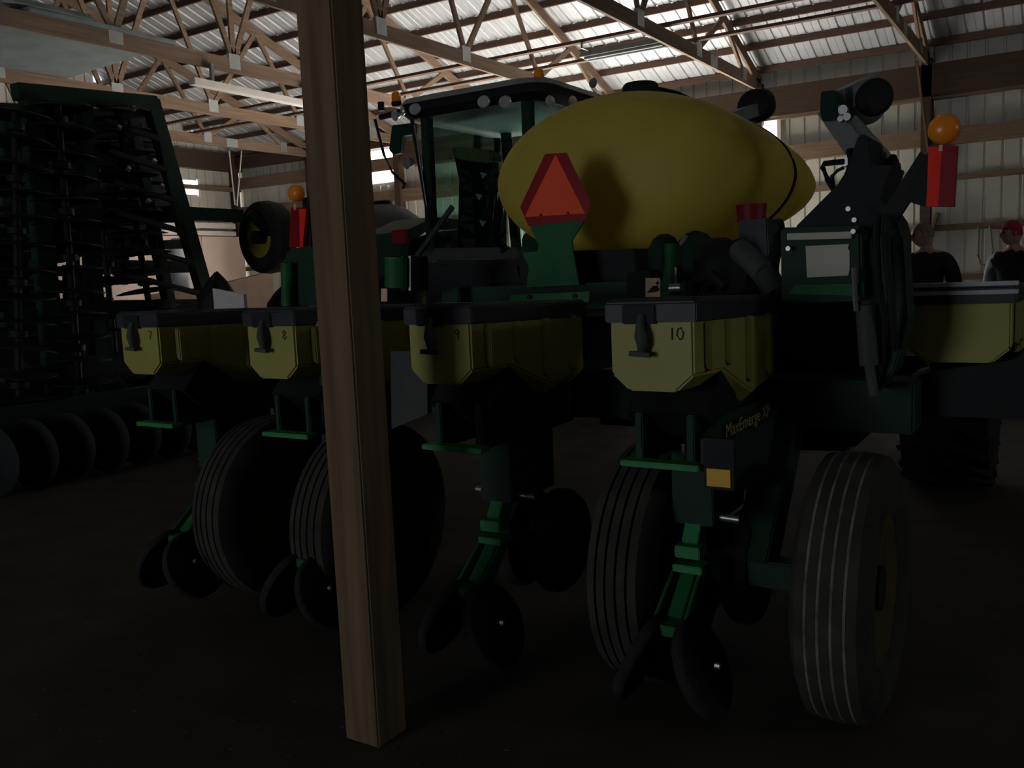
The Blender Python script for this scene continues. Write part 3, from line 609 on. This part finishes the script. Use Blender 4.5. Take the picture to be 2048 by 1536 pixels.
pil = MB()
bot = {(0, 0): (CX+.02, 4.52), (0, 1): (CX+.02, 5.74), (1, 0): (CX+1.62, 4.62), (1, 1): (CX+1.62, 5.68)}
for (i, j), (x, y) in bot.items():
    o = part('cab_pillar', MB().beam((x, y, 1.55), (x+(.02 if i == 0 else -.15), y, 3.16), .10, .10, (1, 0, 0)), 'darkgreen', TR, .01)
part('cab_base', MB().box((CX-.02, 4.45, 1.0), (CX+1.7, 5.85, 1.62)), 'darkgreen', TR, .03)
part('rear_sill', MB().prism([(CX-.05, 4.42, 1.62), (CX-.05, 5.85, 1.62), (CX-.02, 5.85, 1.78), (CX-.02, 4.42, 1.72)], (.08, 0, 0)), 'dullgrey', TR)
part('rear_window', MB().box((CX+.0, 4.57, 1.66), (CX+.006, 5.69, 3.06)), 'glass', TR)
for y in (4.50, 5.76): part('side_window', MB().box((CX+.1, y-.003, 1.66), (CX+1.5, y+.003, 3.06)), 'glass', TR)
part('windscreen', MB().box((CX+1.55, 4.66, 1.66), (CX+1.556, 5.64, 3.06)), 'glass', TR)
part('window_bar', MB().beam(W(957, 245, X=CX+1.5), W(955, 380, X=CX+1.5), .10, .05, (1, 0, 0)), 'darkgreen', TR)
seat = part('driver_seat', MB().loft([[W(x, y, X=CX+.35) for x, y in q] for q in ()]) if False else MB().prism(px([(903, 296), (918, 293), (945, 297), (978, 300), (985, 320), (982, 345), (1000, 370), (1000, 500), (912, 500), (915, 360), (908, 325)], X=CX+.5), (.16, 0, 0)), 'gloss', TR, .03)
part('seat_cover', MB().prism(px([(901, 297), (920, 294), (948, 297), (980, 302), (986, 320), (975, 326), (940, 322), (916, 318), (908, 315)], X=CX+.47), (.22, 0, 0)), 'olive', seat, .02)
for q in ((966, 350), (958, 393), (965, 446)):
    part('seat_patch', MB().prism(px([(q[0]-7, q[1]-6), (q[0]+7, q[1]-3), (q[0], q[1]+8)], X=CX+.49), (.004, 0, 0)), 'ltgrey', seat)
part('grab_pipe', MB().tube([W(978, 350, X=CX-.3), W(990, 375, X=CX-.3), W(984, 410, X=CX-.28), W(976, 430, X=CX-.25), W(980, 460, X=CX-.2), W(1000, 475, X=CX-.2)], .045, 16), 'gloss', TR)
part('air_pipe', MB().tube([W(985, 355, X=CX-.4), W(1000, 385, X=CX-.4), W(996, 430, X=CX-.4), W(990, 470, X=CX-.3), W(1010, 500, X=CX-.3)], .05, 16), 'gloss', TR)
part('fender', MB().prism([(7.2, 5.9, 1.5), (7.35, 5.9, 1.95), (7.9, 5.9, 2.12), (8.6, 5.9, 2.1), (9.0, 5.9, 1.8), (8.9, 5.9, 1.7), (8.5, 5.9, 2.0), (7.9, 5.9, 2.02), (7.45, 5.9, 1.85), (7.32, 5.9, 1.5)], (0, .55, 0)), 'darkgreen', TR)
part('fender', MB().prism([(7.2, 4.4, 1.5), (7.35, 4.4, 1.95), (7.9, 4.4, 2.12), (8.6, 4.4, 2.1), (9.0, 4.4, 1.8), (8.9, 4.4, 1.7), (8.5, 4.4, 2.0), (7.9, 4.4, 2.02), (7.45, 4.4, 1.85), (7.32, 4.4, 1.5)], (0, -.5, 0)), 'darkgreen', TR)
c = W(797, 473, X=7.18); part('tail_lamp', MB().box((c.x, c.y-.09, c.z-.07), (c.x+.04, c.y+.09, c.z+.07)), 'cupred', TR, .01)
def lugtyre(X, Y, R, wd):
    h = wd/2
    t = part('tractor_tyre', MB().lathe((X, Y, R), (0, 1, 0), [(-h*.8, R*.58), (-h, R*.75), (-h*.9, R*.92), (-h*.4, R*.955), (h*.4, R*.955), (h*.9, R*.92), (h, R*.75), (h*.8, R*.58)], 40, cap=False), 'rubber', TR)
    lug = MB()
    for k in range(24):
        for s in (-1, 1):
            a = 2*math.pi*(k+.5*(s > 0))/24; b = a+.25
            p = Vector((X+math.cos(a)*R*.965, Y, R+math.sin(a)*R*.965)); q = Vector((X+math.cos(b)*R*.94, Y+s*h*.95, R+math.sin(b)*R*.94))
            lug.beam(p, q, .05, .06, (p.x-X, 0, p.z-R))
    part('lugs', lug, 'rubber', t)
    part('rim', MB().lathe((X, Y, R), (0, 1, 0), [(-h*.5, .1), (-h*.6, R*.6), (h*.6, R*.6), (h*.5, .1)], 28), 'rimyellow', t)
for s in (-1, 1): lugtyre(8.2, cy+s*1.0, .98, .46); lugtyre(11.1, cy+s*.95, .72, .40)
part('axle', MB().cyl((8.2, cy-.8, .98), (8.2, cy+.8, .98), .16).cyl((11.1, cy-.8, .72), (11.1, cy+.8, .72), .12), 'darkgreen', TR)
part('hood', MB().loft([[Vector((x, cy+sy*hw, z)) for sy, z in ((-1, 1.0), (1, 1.0), (1, zt-.12), (.75, zt), (-.75, zt), (-1, zt-.12))] for x, hw, zt in ((9.25, .48, 2.02), (10.6, .45, 1.95), (12.0, .40, 1.80), (12.25, .34, 1.65))]), 'green', TR, .02)
part('chassis', MB().box((7.4, cy-.35, .62), (12.0, cy+.35, 1.02)), 'darkgreen', TR, .02)
part('exhaust', MB().cyl((9.5, 4.42, 1.6), (9.5, 4.42, 3.1), .06), 'gloss', TR)
# roof lamps, beacons, mirror, arms
for q in ((830, 218), (967, 203), (1010, 203)):
    c = W(*q, X=CX-.125); l = part('work_lamp', MB().lathe(c, (-1, 0, 0), [(-.02, .05), (.0, .058), (.014, .05), (.02, .02), (.021, .001)], 20, 1.25), 'lens', rf)
for q in ((1101, 203), (1146, 203)):
    c = W(*q, Y=4.27); part('work_lamp', MB().lathe(c, (0, -1, 0), [(-.02, .05), (.0, .058), (.014, .05), (.02, .02), (.021, .001)], 20, 1.25), 'lens', rf)
c = W(805, 222, X=CX-.1); part('work_lamp', MB().lathe(c, (-1, .6, 0), [(-.02, .04), (.0, .05), (.014, .04), (.02, .001)], 18), 'lens', rf)
c = W(790, 231, X=CX-.15); part('work_lamp', MB().lathe(c, (-1, .4, -.2), [(-.05, .03), (.0, .055), (.014, .05), (.02, .001)], 18), 'lens', rf)
for q in ((793, 204), (1078, 160)):
    c = W(*q, X=CX+.02); bc = part('beacon', MB().lathe(c, (0, 0, 1), [(.0, .05), (.05, .05), (.09, .042), (.105, .025), (.11, .001)], 20), 'amber', rf)
    part('beacon_base', MB().lathe(c-Vector((0, 0, .05)), (0, 0, 1), [(0, .04), (.02, .055), (.05, .055)], 18), 'black', bc)
la = part('lamp_bar', MB().tube([W(830, 212, X=CX-.02), W(795, 226, X=CX-.1), W(760, 235, X=CX-.12)], .03), 'black', rf)
c = W(763, 222, X=CX-.12); part('lamp_knob', MB().cyl(c, c+Vector((0, 0, .09)), .035), 'black', rf)
part('mirror_arm', MB().tube([W(750, 238, X=CX-.1), W(768, 310, X=CX), W(785, 345, X=CX), W(812, 370, X=CX)], .016), 'black', TR)
mi = part('mirror', MB().prism(px([(783, 250), (826, 246), (826, 268), (803, 272), (800, 305), (786, 310), (777, 300)], X=CX-.02), (.08, 0, 0)), 'darkgreen', TR, .01)
c = W(814, 326, X=CX-.05); wl = part('work_lamp', MB().lathe(c, (-1, .5, 0), [(-.08, .03), (-.02, .06), (.0, .066), (.014, .05), (.02, .001)], 20), 'greymetal', TR)
part('hand_rail', MB().cyl(W(824, 240, X=CX-.06), W(866, 488, X=CX-.06), .022), 'black', TR)
part('hand_rail', MB().cyl(W(829, 250, X=CX-.07), W(862, 470, X=CX-.07), .009), 'chrome', TR)
part('antenna_lamp', MB().lathe(W(1186, 166, X=CX+1.3), (-1, .2, 0), [(-.03, .03), (0, .055), (.015, .04), (.02, .001)], 18).tube([W(1140, 186, X=CX+1.3), W(1182, 184, X=CX+1.3), W(1190, 195, X=CX+1.3)], .012), 'greymetal', rf)
part('hitch_arm', MB().beam((7.4, cy-.4, .7), (6.8, cy-.4, .55), .06, .09).beam((7.4, cy+.4, .7), (6.8, cy+.4, .55), .06, .09), 'darkgreen', TR)
part('drawbar_link', MB().beam((7.55, 5.9, 1.7), W(905, 413, X=CX-.1), .03, .05), 'dullgrey', TR)

# ================================================================== FOLDED DISK (left)
DK = thing('folded_disk', (4.9, 7.5, 0), 'tall folded disk with stacked blades and green frame tubes', 'disk')
DYY = 7.3
def dtube(a, b, wd=.10, ht=.10, Y=DYY, m='darkgreen', nm='frame_tube'): return part(nm, MB().beam(W(*a, Y=Y), W(*b, Y=Y), ht, wd, (0, 1, 0)), m, DK, .005)
dtube((30, 183), (308, 208), .13, .13)
dtube((300, 200), (425, 640), .11, .14)
dtube((322, 300), (362, 470), .05, .05, DYY-.05)
dtube((255, 210), (345, 640), .10, .10, DYY+.25)
dtube((330, 425), (480, 432), .12, .12)
dtube((60, 190), (120, 880), .14, .14)
dtube((165, 200), (205, 880), .12, .12, DYY+.1)
dtube((0, 300), (330, 335), .10, .10, DYY+.3)
dtube((0, 440), (370, 432), .12, .12, DYY+.35)
dtube((0, 640), (330, 610), .12, .12, DYY+.1)
dtube((0, 760), (300, 720), .14, .14, DYY+.1)
dtube((0, 880), (230, 860), .12, .12, DYY)
def gang(top, bot, Y, n, R, label='gang_shaft'):
    a = W(*top, Y=Y); b = W(*bot, Y=Y); ax = (b-a).normalized()
    sh = part(label, MB().cyl(a-ax*.05, b+ax*.05, .03, 10), 'black', DK)
    for k in range(n):
        c = a.lerp(b, k/(n-1)); tl = (ax+Vector((random.uniform(-.1, .1), random.uniform(-.1, .1), 0))).normalized()
        part('disk_blade', MB().lathe(c, tl, [(-.028, .001), (-.026, R*.35), (-.012, R*.75), (.006, R), (.010, R), (-.006, R*.72), (-.018, R*.35), (-.02, .001)], 26), 'black', sh)
        if k % 2 == 0: part('bearing', MB().lathe(c+ax*.06, ax, [(0, .05), (.01, .07), (.06, .07), (.07, .05)], 14), 'black', sh)
gang((235, 225), (300, 620), DYY+.05, 11, .27)
gang((115, 215), (165, 850), DYY-.1, 15, .27)
gang((30, 230), (40, 900), DYY-.1, 14, .28)
gang((190, 300), (235, 760), DYY+.5, 10, .27)
gang((85, 300), (100, 880), DYY+.7, 12, .27)
gang((215, 235), (250, 560), DYY+1.2, 12, .30)
gang((130, 235), (160, 600), DYY+1.3, 13, .32)
gang((45, 235), (70, 640), DYY+1.3, 14, .32)
gang((270, 235), (300, 420), DYY+.9, 8, .28)
gang((175, 235), (200, 420), DYY+1.8, 10, .30)
for q in (250, 330, 400): dtube((0, q), (310, q+14), .10, .12, DYY+1.0)
for k in range(6):
    y = 240+62*k; dtube((208+k*9, y), (318+k*17, y+38), .035, .05, DYY-.12, 'black', 'scraper_bar')
    dtube((140+k*4, y+20), (215+k*8, y+14), .04, .04, DYY-.05, 'black', 'scraper_bar')
for k, q in enumerate(((266, 220), (236, 258), (255, 340), (307, 325), (322, 375), (295, 405))):
    c = W(*q, Y=DYY-.18); part('shiny_bolt', MB().cyl(c, c+Vector((0, -.03, .02)), .02, 8), 'steel', DK)
for i, q in enumerate((([(0, 205), (300, 222), (322, 330), (0, 370)], 1.6), ([(0, 365), (128, 365), (132, 432), (0, 440)], 1.6), ([(155, 360), (335, 330), (348, 425), (150, 432)], 1.55), ([(0, 425), (298, 430), (300, 485), (0, 548)], 1.5),
        ([(295, 482), (372, 478), (378, 497), (260, 500), (258, 520), (380, 522), (385, 545), (196, 549), (190, 478)], 1.45), ([(0, 545), (82, 545), (84, 610), (0, 640)], 1.5), ([(126, 530), (200, 530), (196, 605), (128, 608)], 1.5), ([(0, 603), (410, 598), (415, 900), (0, 930)], 1.4))):
    part('dark_backing', MB().prism(px(q[0], Y=DYY+q[1]), (0, .02, 0)), 'black', DK)  # black sheets added behind the blades to keep the gaps dark
part('lower_frame', MB().box((3.2, 6.9, .42), (6.3, 7.05, .62)).box((3.2, 7.9, .42), (6.3, 8.05, .62)).box((3.4, 6.9, .5), (3.6, 8.05, .66)).box((5.5, 6.9, .5), (5.7, 8.05, .66)), 'darkgreen', DK, .006)
for x in (4.0, 4.7): 
    t = part('transport_tyre', MB().lathe((x, 7.45, .40), (0, 1, 0), [(-.10, .22), (-.13, .30), (-.11, .38), (0, .40), (.11, .38), (.13, .30), (.10, .22)], 32, cap=False), 'rubber', DK)
    part('rim', MB().lathe((x, 7.45, .40), (0, 1, 0), [(-.06, .03), (-.08, .23), (.08, .23), (.06, .03)], 24), 'rimyellow', t)
for k in range(9): 
    x = 3.4+.3*k; part('disk_blade', MB().lathe((x, 6.7, .27), (1, .25, 0), [(-.028, .001), (-.026, .09), (-.012, .2), (.006, .27), (.010, .27), (-.02, .001)], 24), 'black', DK)
part('gang_shaft', MB().cyl((3.3, 6.7, .27), (5.9, 6.7, .27), .03, 10).beam((4.0, 6.7, .3), (4.0, 6.95, .5), .05, .06).beam((5.2, 6.7, .3), (5.2, 6.95, .5), .05, .06), 'black', DK)
# gauge wheel with the yellow rim on the folded wing
c = W(532, 475, Y=DYY); Rg = .385
t = part('gauge_tyre', MB().lathe(c, (-1, .12, 0), [(-.14, Rg*.55), (-.15, Rg*.8), (-.12, Rg*.96), (-.02, Rg), (.07, Rg*.97), (.11, Rg*.85), (.10, Rg*.56)], 40, cap=False), 'rubber', DK)
part('rim', MB().lathe(c, (-1, .12, 0), [(-.12, .05), (-.1, Rg*.57), (.085, Rg*.57), (.04, Rg*.4), (.03, .06), (.03, .001)], 30), 'rimyellow', t)
part('wheel_fork', MB().beam(c+Vector((.02, -.1, .0)), c+Vector((-.25, -.05, .25)), .08, .08).cyl(c+Vector((-.14, .02, 0)), c+Vector((.1, -.01, 0)), .07), 'black', DK)

# ================================================================== CLUTTER BEHIND
def lump(name, c, rx, ry, h, m, label, cat, seed=1, n=26, k=.12):
    random.seed(seed); mb = MB(); rows = 12; vs = []; fs = []
    ph = [(random.uniform(2, 7), random.uniform(0, 6.28), random.uniform(2, 6)) for _ in range(8)]
    for i in range(rows+1):
        t = i/rows
        for j in range(n):
            a = 2*math.pi*j/n; rad = (1-.12*t-.82*max(0, t-.82)/.18)
            wv = 1+k*sum(math.sin(a*int(p[0])+p[1]+t*p[2]*2) for p in ph)/3
            vs.append(Vector((c[0]+rx*rad*wv*math.cos(a), c[1]+ry*rad*wv*math.sin(a), h*(1-(1-t)**1.2)+.02*math.sin(a*5+t*9)*(i > 0))))
    for v in vs[:n]: v.z = 0
    for i in range(rows):
        for j in range(n): fs.append((i*n+j, i*n+(j+1) % n, (i+1)*n+(j+1) % n, (i+1)*n+j))
    fs.append(tuple(rows*n+j for j in range(n)))
    mb.add(vs, fs); o = part(name, mb, m); tag(o, label, cat); return o
lump('wrapped_bundle', (5.58, 5.80), .23, .20, 1.46, 'plastic', 'bundle wrapped in shiny crumpled black plastic beside the green tower', 'bundle', 3, k=.16)
lump('tarp_heap', (5.20, 6.235), .20, .15, 1.58, 'black', 'dull black tarp heap under the yellow rimmed wheel', 'tarp', 5, k=.10)
o = part('white_panel', MB().prism([Vector((5.0, W(425, 580, X=5.0).y, 0)), Vector((5.0, W(487, 592, X=5.0).y, 0)), W(487, 589, X=5.0), W(425, 577, X=5.0)], (.03, 0, 0)), 'whiteboard'); tag(o, 'white panel standing before the black tarp heap', 'panel')
o = part('brown_board', MB().prism([(9.0, 12.4, 0), (11.6, 12.4, 0), (11.6, 12.4, 1.72), (10.2, 12.4, 1.50), (9.0, 12.4, 1.40)], (0, .12, 0)), 'cardboard'); tag(o, 'brown board panel standing before the pale wall boards', 'board')
o = part('grey_cylinder', MB().lathe((10.2, 13.2, 0), (0, 0, 1), [(0, .18), (1.9, .18), (2.3, .14), (2.35, .05)], 22), 'ltgrey'); tag(o, 'pale grey round pipe standing by the pale wall boards', 'pipe')
# grey poly tank behind the tractor mirror
gx, gy = 9.25, 7.75
o = thing('grey_tank', (gx, gy, 0), 'dull grey round tank standing behind the tractor mirror', 'tank')
part('tank_shell', MB().lathe((gx, gy, .35), (0, 0, 1), [(0, .55), (0.05, .60), (1.6, .60), (1.9, .50), (2.05, .3), (2.1, .15)], 40), 'dullgrey', o)
part('tank_lid', MB().lathe((gx, gy, 2.43), (0, 0, 1), [(0, .16), (.06, .16), (.08, .08)], 24), 'black', o)
for a in range(4): part('leg', MB().box((gx+.4*math.cos(a*1.571+.78)-.05, gy+.4*math.sin(a*1.571+.78)-.05, 0), (gx+.4*math.cos(a*1.571+.78)+.05, gy+.4*math.sin(a*1.571+.78)+.05, .37)), 'black', o)
# hose loop hung on the side wall
hx = WX-.07
o = part('hanging_cable', MB().tube([W(x, y, X=hx) for x, y in ((1957, 452), (1957, 480), (1956, 510), (1962, 527), (1972, 531), (1982, 524), (1985, 500), (1982, 475), (1980, 452))], .018, 6), 'greymetal')
tag(o, 'cable loop hanging on the pale side wall between two people', 'cable')

# ================================================================== PEOPLE
def person(loc, face, label, top_m, vest_m=None, cap=False, h=1.76, look=None):
    look = face if look is None else look
    """standing figure; face = heading angle of the chest"""
    P = thing('person', loc, label, 'person')
    k = h/1.76
    V = []; Rr = []; E = []
    def vert(p, r, par=None):
        V.append(Vector(p)*k); Rr.append(r*k); i = len(V)-1
        if par is not None: E.append((par, i))
        return i
    # x forward, y left, z up
    pel = vert((0, 0, .95), .150); wa = vert((0, 0, 1.12), .145, pel); ch = vert((.01, 0, 1.30), .165, wa); sh = vert((0, 0, 1.42), .125, ch); nk = vert((.015, 0, 1.50), .058, sh); hd0 = vert((.02, 0, 1.56), .055, nk)
    for s in (-1, 1):
        hp = vert((0, s*.09, .88), .115, pel); kn = vert((.02, s*.11, .50), .078, hp); an = vert((-.02, s*.12, .12), .055, kn); he = vert((0, s*.12, .05), .05, an); to = vert((.16, s*.14, .035), .04, he)
        so = vert((-.01, s*.205, 1.39), .092, sh); el = vert((-.03, s*.275, 1.12), .068, so); wr = vert((.07, s*.255, .88), .042, el); pa = vert((.10, s*.235, .81), .036, wr)
        kn2 = vert((.115, s*.232, .775), .030, pa)
        for q, (dx, ln) in enumerate(((.028, .070), (.010, .082), (-.008, .076), (-.026, .060))):
            f1 = vert((.115+dx, s*.230, .745), .0095, kn2); f2 = vert((.125+dx, s*.222, .745-ln*.55), .009, f1); vert((.120+dx, s*.212, .745-ln), .008, f2)
        t1 = vert((.145, s*.215, .80), .012, pa); t2 = vert((.165, s*.205, .765), .010, t1); vert((.170, s*.20, .735), .009, t2)
    me = bpy.data.meshes.new('body'); me.from_pydata([tuple(v) for v in V], E, []); 
    o = bpy.data.objects.new('tmp_body', me); C.objects.link(o)
    sk = o.modifiers.new('skin', 'SKIN'); sd = o.modifiers.new('sub', 'SUBSURF'); sd.levels = 2
    for i, r in enumerate(Rr): me.skin_vertices[0].data[i].radius = (r, r) if r > .13 else (r, r)
    for i in (pel, wa, ch, sh): me.skin_vertices[0].data[i].radius = (Rr[i]*.80, Rr[i]*1.18)
    me.skin_vertices[0].data[0].use_root = True
    dg = bpy.context.evaluated_depsgraph_get(); dg.update()
    bm_ = bpy.data.meshes.new_from_object(o.evaluated_get(dg)); bpy.data.objects.remove(o)
    for m in ('skin', top_m, 'jeans', 'boot', vest_m or top_m): bm_.materials.append(M[m])
    for p in bm_.polygons:
        c = p.center/k; p.use_smooth = True
        arm = abs(c.y) > .175
        if c.z < .10: p.material_index = 3
        elif c.z < .96 and not (arm and c.x > -.02 and abs(c.y) > .19): p.material_index = 2
        elif c.z < .86: p.material_index = 0
        elif c.z > 1.475: p.material_index = 0
        else: p.material_index = 1 if arm else 4
    bo = bpy.data.objects.new('body', bm_); C.objects.link(bo); bo.parent = P; bo.rotation_euler.z = face
    # head: shaped sphere with brow, nose, chin, ears
    hm = MB(); hc = Vector((.035, 0, 1.645)); n1, n2 = 20, 24; vs = []; fs = []
    for i in range(n1+1):
        th = math.pi*i/n1
        for j in range(n2):
            ph = 2*math.pi*j/n2; d = Vector((math.sin(th)*math.cos(ph), math.sin(th)*math.sin(ph), math.cos(th)))
            p = Vector((d.x*.098, d.y*.076, d.z*.118)); fr = max(0, d.x)
            if d.z < -.2: p.x += .010*fr; p.y *= 1-.35*(-d.z-.2); p.x -= .02*(1-fr)*(-d.z)
            nose = math.exp(-((d.y/.16)**2+((d.z+.12)/.20)**2))*fr; p.x += .024*nose
            eye = sum(math.exp(-(((d.y-s*.33)/.14)**2+((d.z-.06)/.10)**2)) for s in (-1, 1))*fr; p.x -= .010*eye
            mouth = math.exp(-((d.y/.30)**2+((d.z+.50)/.05)**2))*fr; p.x -= .005*mouth
            ear = sum(math.exp(-(((d.x+.05)/.16)**2+((d.z+.02)/.22)**2)) for s in (1,))*max(0, abs(d.y)-.8)*5; p.y += math.copysign(.016*ear, d.y)
            vs.append((hc+p)*k)
    for i in range(n1):
        for j in range(n2): fs.append((i*n2+j, i*n2+(j+1) % n2, (i+1)*n2+(j+1) % n2, (i+1)*n2+j))
    hm.add(vs, fs, True); mh = hm.mesh('head'); mh.materials.append(M['skin'])
    ho = bpy.data.objects.new('head', mh); C.objects.link(ho); ho.parent = P; ho.rotation_euler.z = look
    for s in (-1, 1):
        em = MB().lathe((hc+Vector((.083, s*.028, .007)))*k, (1, 0, 0), [(-.01, .004), (-.004, .011), (.004, .009), (.008, .001)], 10).mesh('eye'); em.materials.append(M['ink'])
        sub('eye', em, ho)
    # hair / cap
    hb = MB(); vs = []; fs = []; n3 = 8
    for i in range(n3+1):
        th = math.pi*.56*i/n3
        for j in range(n2):
            ph = 2*math.pi*j/n2; lim = 1.0 if math.cos(ph) < .3 else .72
            t_ = th*lim; d = Vector((math.sin(t_)*math.cos(ph), math.sin(t_)*math.sin(ph), math.cos(t_)))
            g_ = 1.06+(.015*math.sin(ph*7+i*2) if not cap else .02); vs.append((hc+Vector((d.x*.098*g_-.004, d.y*.078*g_, d.z*.120*g_)))*k)
    for i in range(n3):
        for j in range(n2): fs.append((i*n2+j, i*n2+(j+1) % n2, (i+1)*n2+(j+1) % n2, (i+1)*n2+j))
    hb.add(vs, fs, True); mhh = hb.mesh('hair'); mhh.materials.append(M['cap' if cap else 'hair'])
    hh = bpy.data.objects.new('cap' if cap else 'hair', mhh); C.objects.link(hh); hh.parent = P; hh.rotation_euler.z = look
    if cap:
        bl = MB().prism([(hc+Vector((.085*math.cos(a)+.015+(.085 if abs(a) < 1.2 else 0)*math.cos(a*1.2), .078*math.sin(a), .050)))*k for a in [(-1.5+3*i/10) for i in range(11)]], (0, 0, .008)).mesh('brim'); bl.materials.append(M['cap'])
        sub('brim', bl, hh)
    return P
person((9.7, 1.26, 0), math.radians(165), 'person in dark jacket with short fair hair beside the red reflector', 'jacket', h=1.79, look=math.radians(115))
person((10.2, .53, 0), math.radians(150), 'person in red cap, dark vest and pale grey sleeves', 'sleeve', 'vest', True, h=1.77, look=math.radians(125))
# camera-facing trash on floor: straw bits
random.seed(11)
st = MB()
for _ in range(500):
    x = random.uniform(.8, 2.2); y = random.uniform(-.5, 6); a = random.uniform(0, 3.14); l = random.uniform(.006, .018)
    st.beam((x, y, .003), (x+l*math.cos(a), y+l*math.sin(a), .005), .002, .002)
o = part('chaff', st, 'cardboard'); tag(o, 'bits of pale chaff scattered on the dirt floor', 'chaff', kind='stuff')
